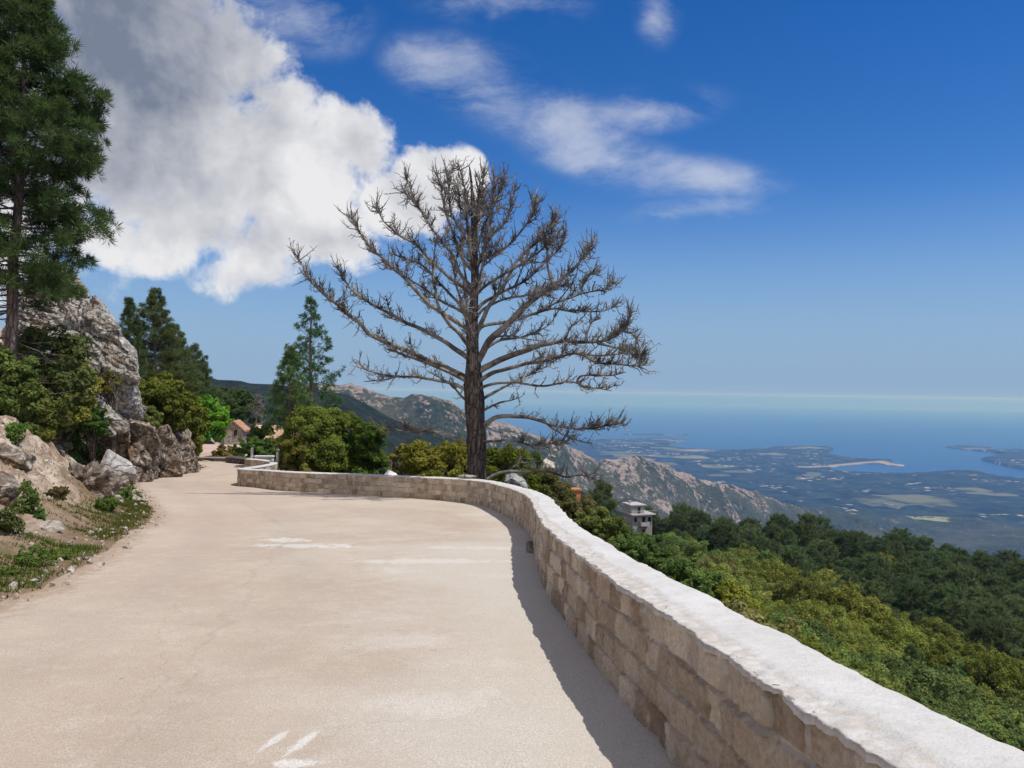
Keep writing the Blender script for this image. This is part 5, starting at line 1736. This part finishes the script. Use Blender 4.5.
        if is_pine:
            src = pine_p[rng.integers(0, 4)]
            lab, grp = 'dark pine in the wood along the crest of the slope below the wall', 'dark pines on the ridge of the wooded slope'
            if d < ridge - 30:
                src = pine_g[rng.integers(0, 2)]
                lab, grp = 'grey green pine standing among the oaks of the wooded slope', 'pines among the oaks of the wooded slope'
            sc = rng.uniform(0.68, 1.22)
        else:
            if X < 720 and d < 105: mt = ['green', 'green', 'olive', 'yellow'][rng.integers(0, 4)] if g2 < 0.4 else 'olivebrown'
            else: mt = 'yellow' if g2 > 0.16 else 'olive' if g2 > -0.28 else 'green' if g2 > -0.55 else 'dark'
            if mt == 'olive' and rng.random() < 0.2: mt = 'olivebrown'
            src = oak_p[mt][rng.integers(0, 2)]
            lab, grp = pal[mt] + ' round oak crown on the wooded slope below the wall', pal[mt] + ' oaks on the wooded slope'
            sc = rng.uniform(0.62, 1.28) * np.interp(d, [34, 60, 130, 220], [0.62, 0.85, 1.0, 1.15])
        if src.name in used:
            o = copy_tree(src)
        else:
            o = src
            used.add(src.name)
        place(o, (x, y, z - 0.3), rng.uniform(0, 6.28), (sc * rng.uniform(0.9, 1.1), sc * rng.uniform(0.9, 1.1), sc * rng.uniform(0.88, 1.12)), label=lab, cat='tree', group=grp)
        cnt[grp] = cnt.get(grp, 0) + 1
    for src in [o for l in oak_p.values() for o in l] + pine_p + pine_g:
        if src.name not in used:
            for ch in list(src.children): bpy.data.objects.remove(ch)
            bpy.data.objects.remove(src)
    print('forest', cnt)

# ------------------------------------------------------------------ light, sky, haze
SUN_EL, SUN_AZ = math.radians(63), math.radians(112)     # azimuth clockwise from +Y
def build_light():
    sd = bpy.data.lights.new('sun', 'SUN')
    sd.energy = 4.3
    sd.angle = math.radians(0.53)
    sd.color = (1.0, 0.96, 0.90)
    so = bpy.data.objects.new('sun', sd)
    C.objects.link(so)
    v = Vector((math.sin(SUN_AZ) * math.cos(SUN_EL), math.cos(SUN_AZ) * math.cos(SUN_EL), math.sin(SUN_EL)))
    so.rotation_euler = v.to_track_quat('Z', 'Y').to_euler()
    so.location = (20, -10, 60)
    wd = bpy.data.worlds.new('World')
    S.world = wd
    wd.use_nodes = True
    nt = wd.node_tree
    nt.nodes.clear()
    k = NT(nt)
    sky = k.n('ShaderNodeTexSky', sky_type='NISHITA')
    sky.sun_disc = False
    sky.sun_elevation = SUN_EL
    sky.sun_rotation = SUN_AZ
    sky.altitude = 850
    sky.air_density = 1.0
    sky.dust_density = 0.1
    sky.ozone_density = 3.0
    vec = k.coord('Generated')
    skyc = k.hsv(sky.outputs[0], 0.512, 1.38, 1.16)
    sz = k.n('ShaderNodeSeparateXYZ')
    nt.links.new(vec, sz.inputs[0])
    skyc = k.mix(k.mr(sz.outputs[2], 0.0, 0.27, 0.95, 0.0), skyc, k.mix(k.mr(sz.outputs[2], -0.004, 0.003), (0.25, 0.8, 4.4), (2.45, 3.85, 6.0)))
    def blob(px, py, a, b, rot, lo=1.0, hi=0.25):
        d = unit(ray(px, py))
        q = k.mapping(vec, tuple(d), (0, -rot, 0), (a / F_PX, 0.9, b / F_PX), 'TEXTURE')
        return k.mr(k.length(q), lo, hi)
    def combine(lst):
        r = None
        for b in lst:
            v_ = blob(*b)
            r = v_ if r is None else k.math('MAXIMUM', r, v_)
        return r
    warp = k.vadd(vec, k.vscale(k.noise(vec, 5.5, 4, 0.55, out=1), 0.06))
    off = tuple(np.array([0.028, 0.0, 0.036]))
    n_a = k.noise(warp, 7.5, 9, 0.58)
    n_b = k.noise(k.vadd(warp, off), 7.5, 5, 0.55)
    n_f = k.noise(warp, 20, 7, 0.62)
    big = combine([(70, 40, 230, 140, 0), (150, 130, 170, 130, 0), (235, 95, 95, 95, 0.3), (210, 205, 190, 90, 0), (315, 165, 105, 75, 0.2), (345, 150, 75, 62, 0), (250, 268, 74, 52, 0.2), (322, 232, 92, 62, 0),
                   (432, 178, 72, 46, 0.1), (130, 245, 110, 40, 0), (400, 205, 75, 55, 0.2), (275, 215, 160, 62, 0), (-120, 120, 260, 200, 0)])
    nzk = k.mr(big, 0.0, 0.35, 0.0, 1.0)
    e = k.math('ADD', big, k.math('MULTIPLY', k.math('MULTIPLY', k.math('SUBTRACT', n_a, 0.5), 2.6), nzk))
    e = k.math('ADD', e, k.math('MULTIPLY', k.math('MULTIPLY', k.math('SUBTRACT', n_f, 0.5), 1.3), nzk))
    m1 = k.mr(e, 0.24, 0.78)
    thin = combine([(440, 70, 80, 40, -0.2, 1.0, -0.1), (490, 88, 120, 52, -0.35, 1.0, -0.1), (565, 125, 120, 50, -0.4, 1.0, -0.1), (640, 112, 110, 30, 0.05, 1.0, -0.2), (610, 160, 140, 40, -0.25, 1.0, -0.25), (705, 178, 115, 30, -0.2, 1.0, -0.3), (700, 209, 115, 20, 0.05, 1.0, -0.3), (300, 14, 90, 46, 0, 1.0, -0.1), (505, 0, 130, 30, 0, 1.0, -0.2), (657, 10, 30, 44, 0.3, 1.0, -0.3)])
    wv = k.mapping(warp, rot=(0, 0.35, 0), scale=(0.75, 1.0, 1.9))
    n_w = k.noise(wv, 8.0, 10, 0.64, 0.25)
    e2 = k.math('ADD', thin, k.math('MULTIPLY', k.math('MULTIPLY', k.math('SUBTRACT', n_w, 0.5), 2.9), k.mr(thin, 0.0, 0.4)))
    m2 = k.mr(e2, 0.0, 1.5, 0.0, 0.66)
    # cloud brightness: the side towards the sun is bright, the thick middle and the bases are grey
    shade = combine([(70, 40, 240, 200, 0, 1.0, 0.15), (110, 130, 120, 120, 0, 1.0, -0.3), (215, 236, 200, 56, 0.0, 1.0, -0.9), (330, 240, 110, 44, 0, 1.0, -0.9), (255, 285, 70, 30, 0, 1.0, -1.0)])
    lit = k.math('SUBTRACT', n_a, n_b)
    l = k.math('ADD', k.math('MULTIPLY', lit, 1.7), 0.90)
    sh = k.math('ADD', shade, k.math('MULTIPLY', k.math('SUBTRACT', n_a, 0.5), 0.7))
    l = k.math('SUBTRACT', l, k.math('MULTIPLY', k.mr(k.math('ADD', sh, k.math('MULTIPLY', k.math('SUBTRACT', n_f, 0.5), 0.5)), 0.1, 1.12), 0.86))
    l = k.math('ADD', l, k.mr(e, 0.8, 0.4, 0.0, 0.16))
    ccol = k.mix(k.math('MULTIPLY', l, 1.0, clamp=True), (1.9, 2.25, 3.1), (8.3, 8.3, 8.5))
    c = k.mix(m2, skyc, (7.0, 7.3, 8.0))
    c = k.mix(m1, c, ccol)
    # unseen broken white cloud, added behind the viewer and overhead as neutral fill light
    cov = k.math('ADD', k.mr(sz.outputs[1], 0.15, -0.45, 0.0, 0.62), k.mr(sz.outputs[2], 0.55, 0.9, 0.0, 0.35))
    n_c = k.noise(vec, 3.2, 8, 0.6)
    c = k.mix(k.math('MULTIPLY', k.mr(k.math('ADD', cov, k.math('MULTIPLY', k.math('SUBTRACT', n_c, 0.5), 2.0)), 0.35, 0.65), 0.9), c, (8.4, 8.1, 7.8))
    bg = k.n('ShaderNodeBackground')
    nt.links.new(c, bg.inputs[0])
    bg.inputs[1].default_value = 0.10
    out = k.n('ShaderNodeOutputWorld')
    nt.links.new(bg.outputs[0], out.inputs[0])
    wd.cycles.sampling_method = 'MANUAL'
    wd.cycles.sample_map_resolution = 1024

HAZE = 6.6e-5
def build_haze():
    m = bpy.data.materials.new('haze_air')
    m.use_nodes = True
    nt = m.node_tree
    nt.nodes.clear()
    k = NT(nt)
    pv = k.n('ShaderNodeVolumePrincipled')
    pv.inputs['Color'].default_value = (0.17, 0.40, 1.0, 1)
    pv.inputs['Absorption Color'].default_value = (1, 1, 1, 1)
    pv.inputs['Density'].default_value = HAZE
    pv.inputs['Anisotropy'].default_value = 0.0
    out = k.n('ShaderNodeOutputMaterial')
    nt.links.new(pv.outputs[0], out.inputs['Volume'])
    mb = MB().box((0, 0, (60 - 835) / 2), (112000, 112000, 60 + 835))
    o = mb.build('haze', m)
    tag(o, 'pale blue haze over the plain and the sea', kind='stuff')

build_setting()
build_wall()
build_rocks()
build_dead_tree()
build_buildings()
build_trees()
build_light()
build_haze()

# ------------------------------------------------------------------ render settings
S.render.engine = 'CYCLES'
S.cycles.use_denoising = True
S.cycles.max_bounces = 6
S.cycles.diffuse_bounces = 3
S.cycles.glossy_bounces = 2
S.cycles.transmission_bounces = 4
S.cycles.transparent_max_bounces = 8
S.cycles.volume_bounces = 0
S.cycles.sample_clamp_indirect = 4
S.view_settings.view_transform = 'Standard'
S.view_settings.look = 'None'
S.view_settings.exposure = 0.0
S.view_settings.gamma = 1.0
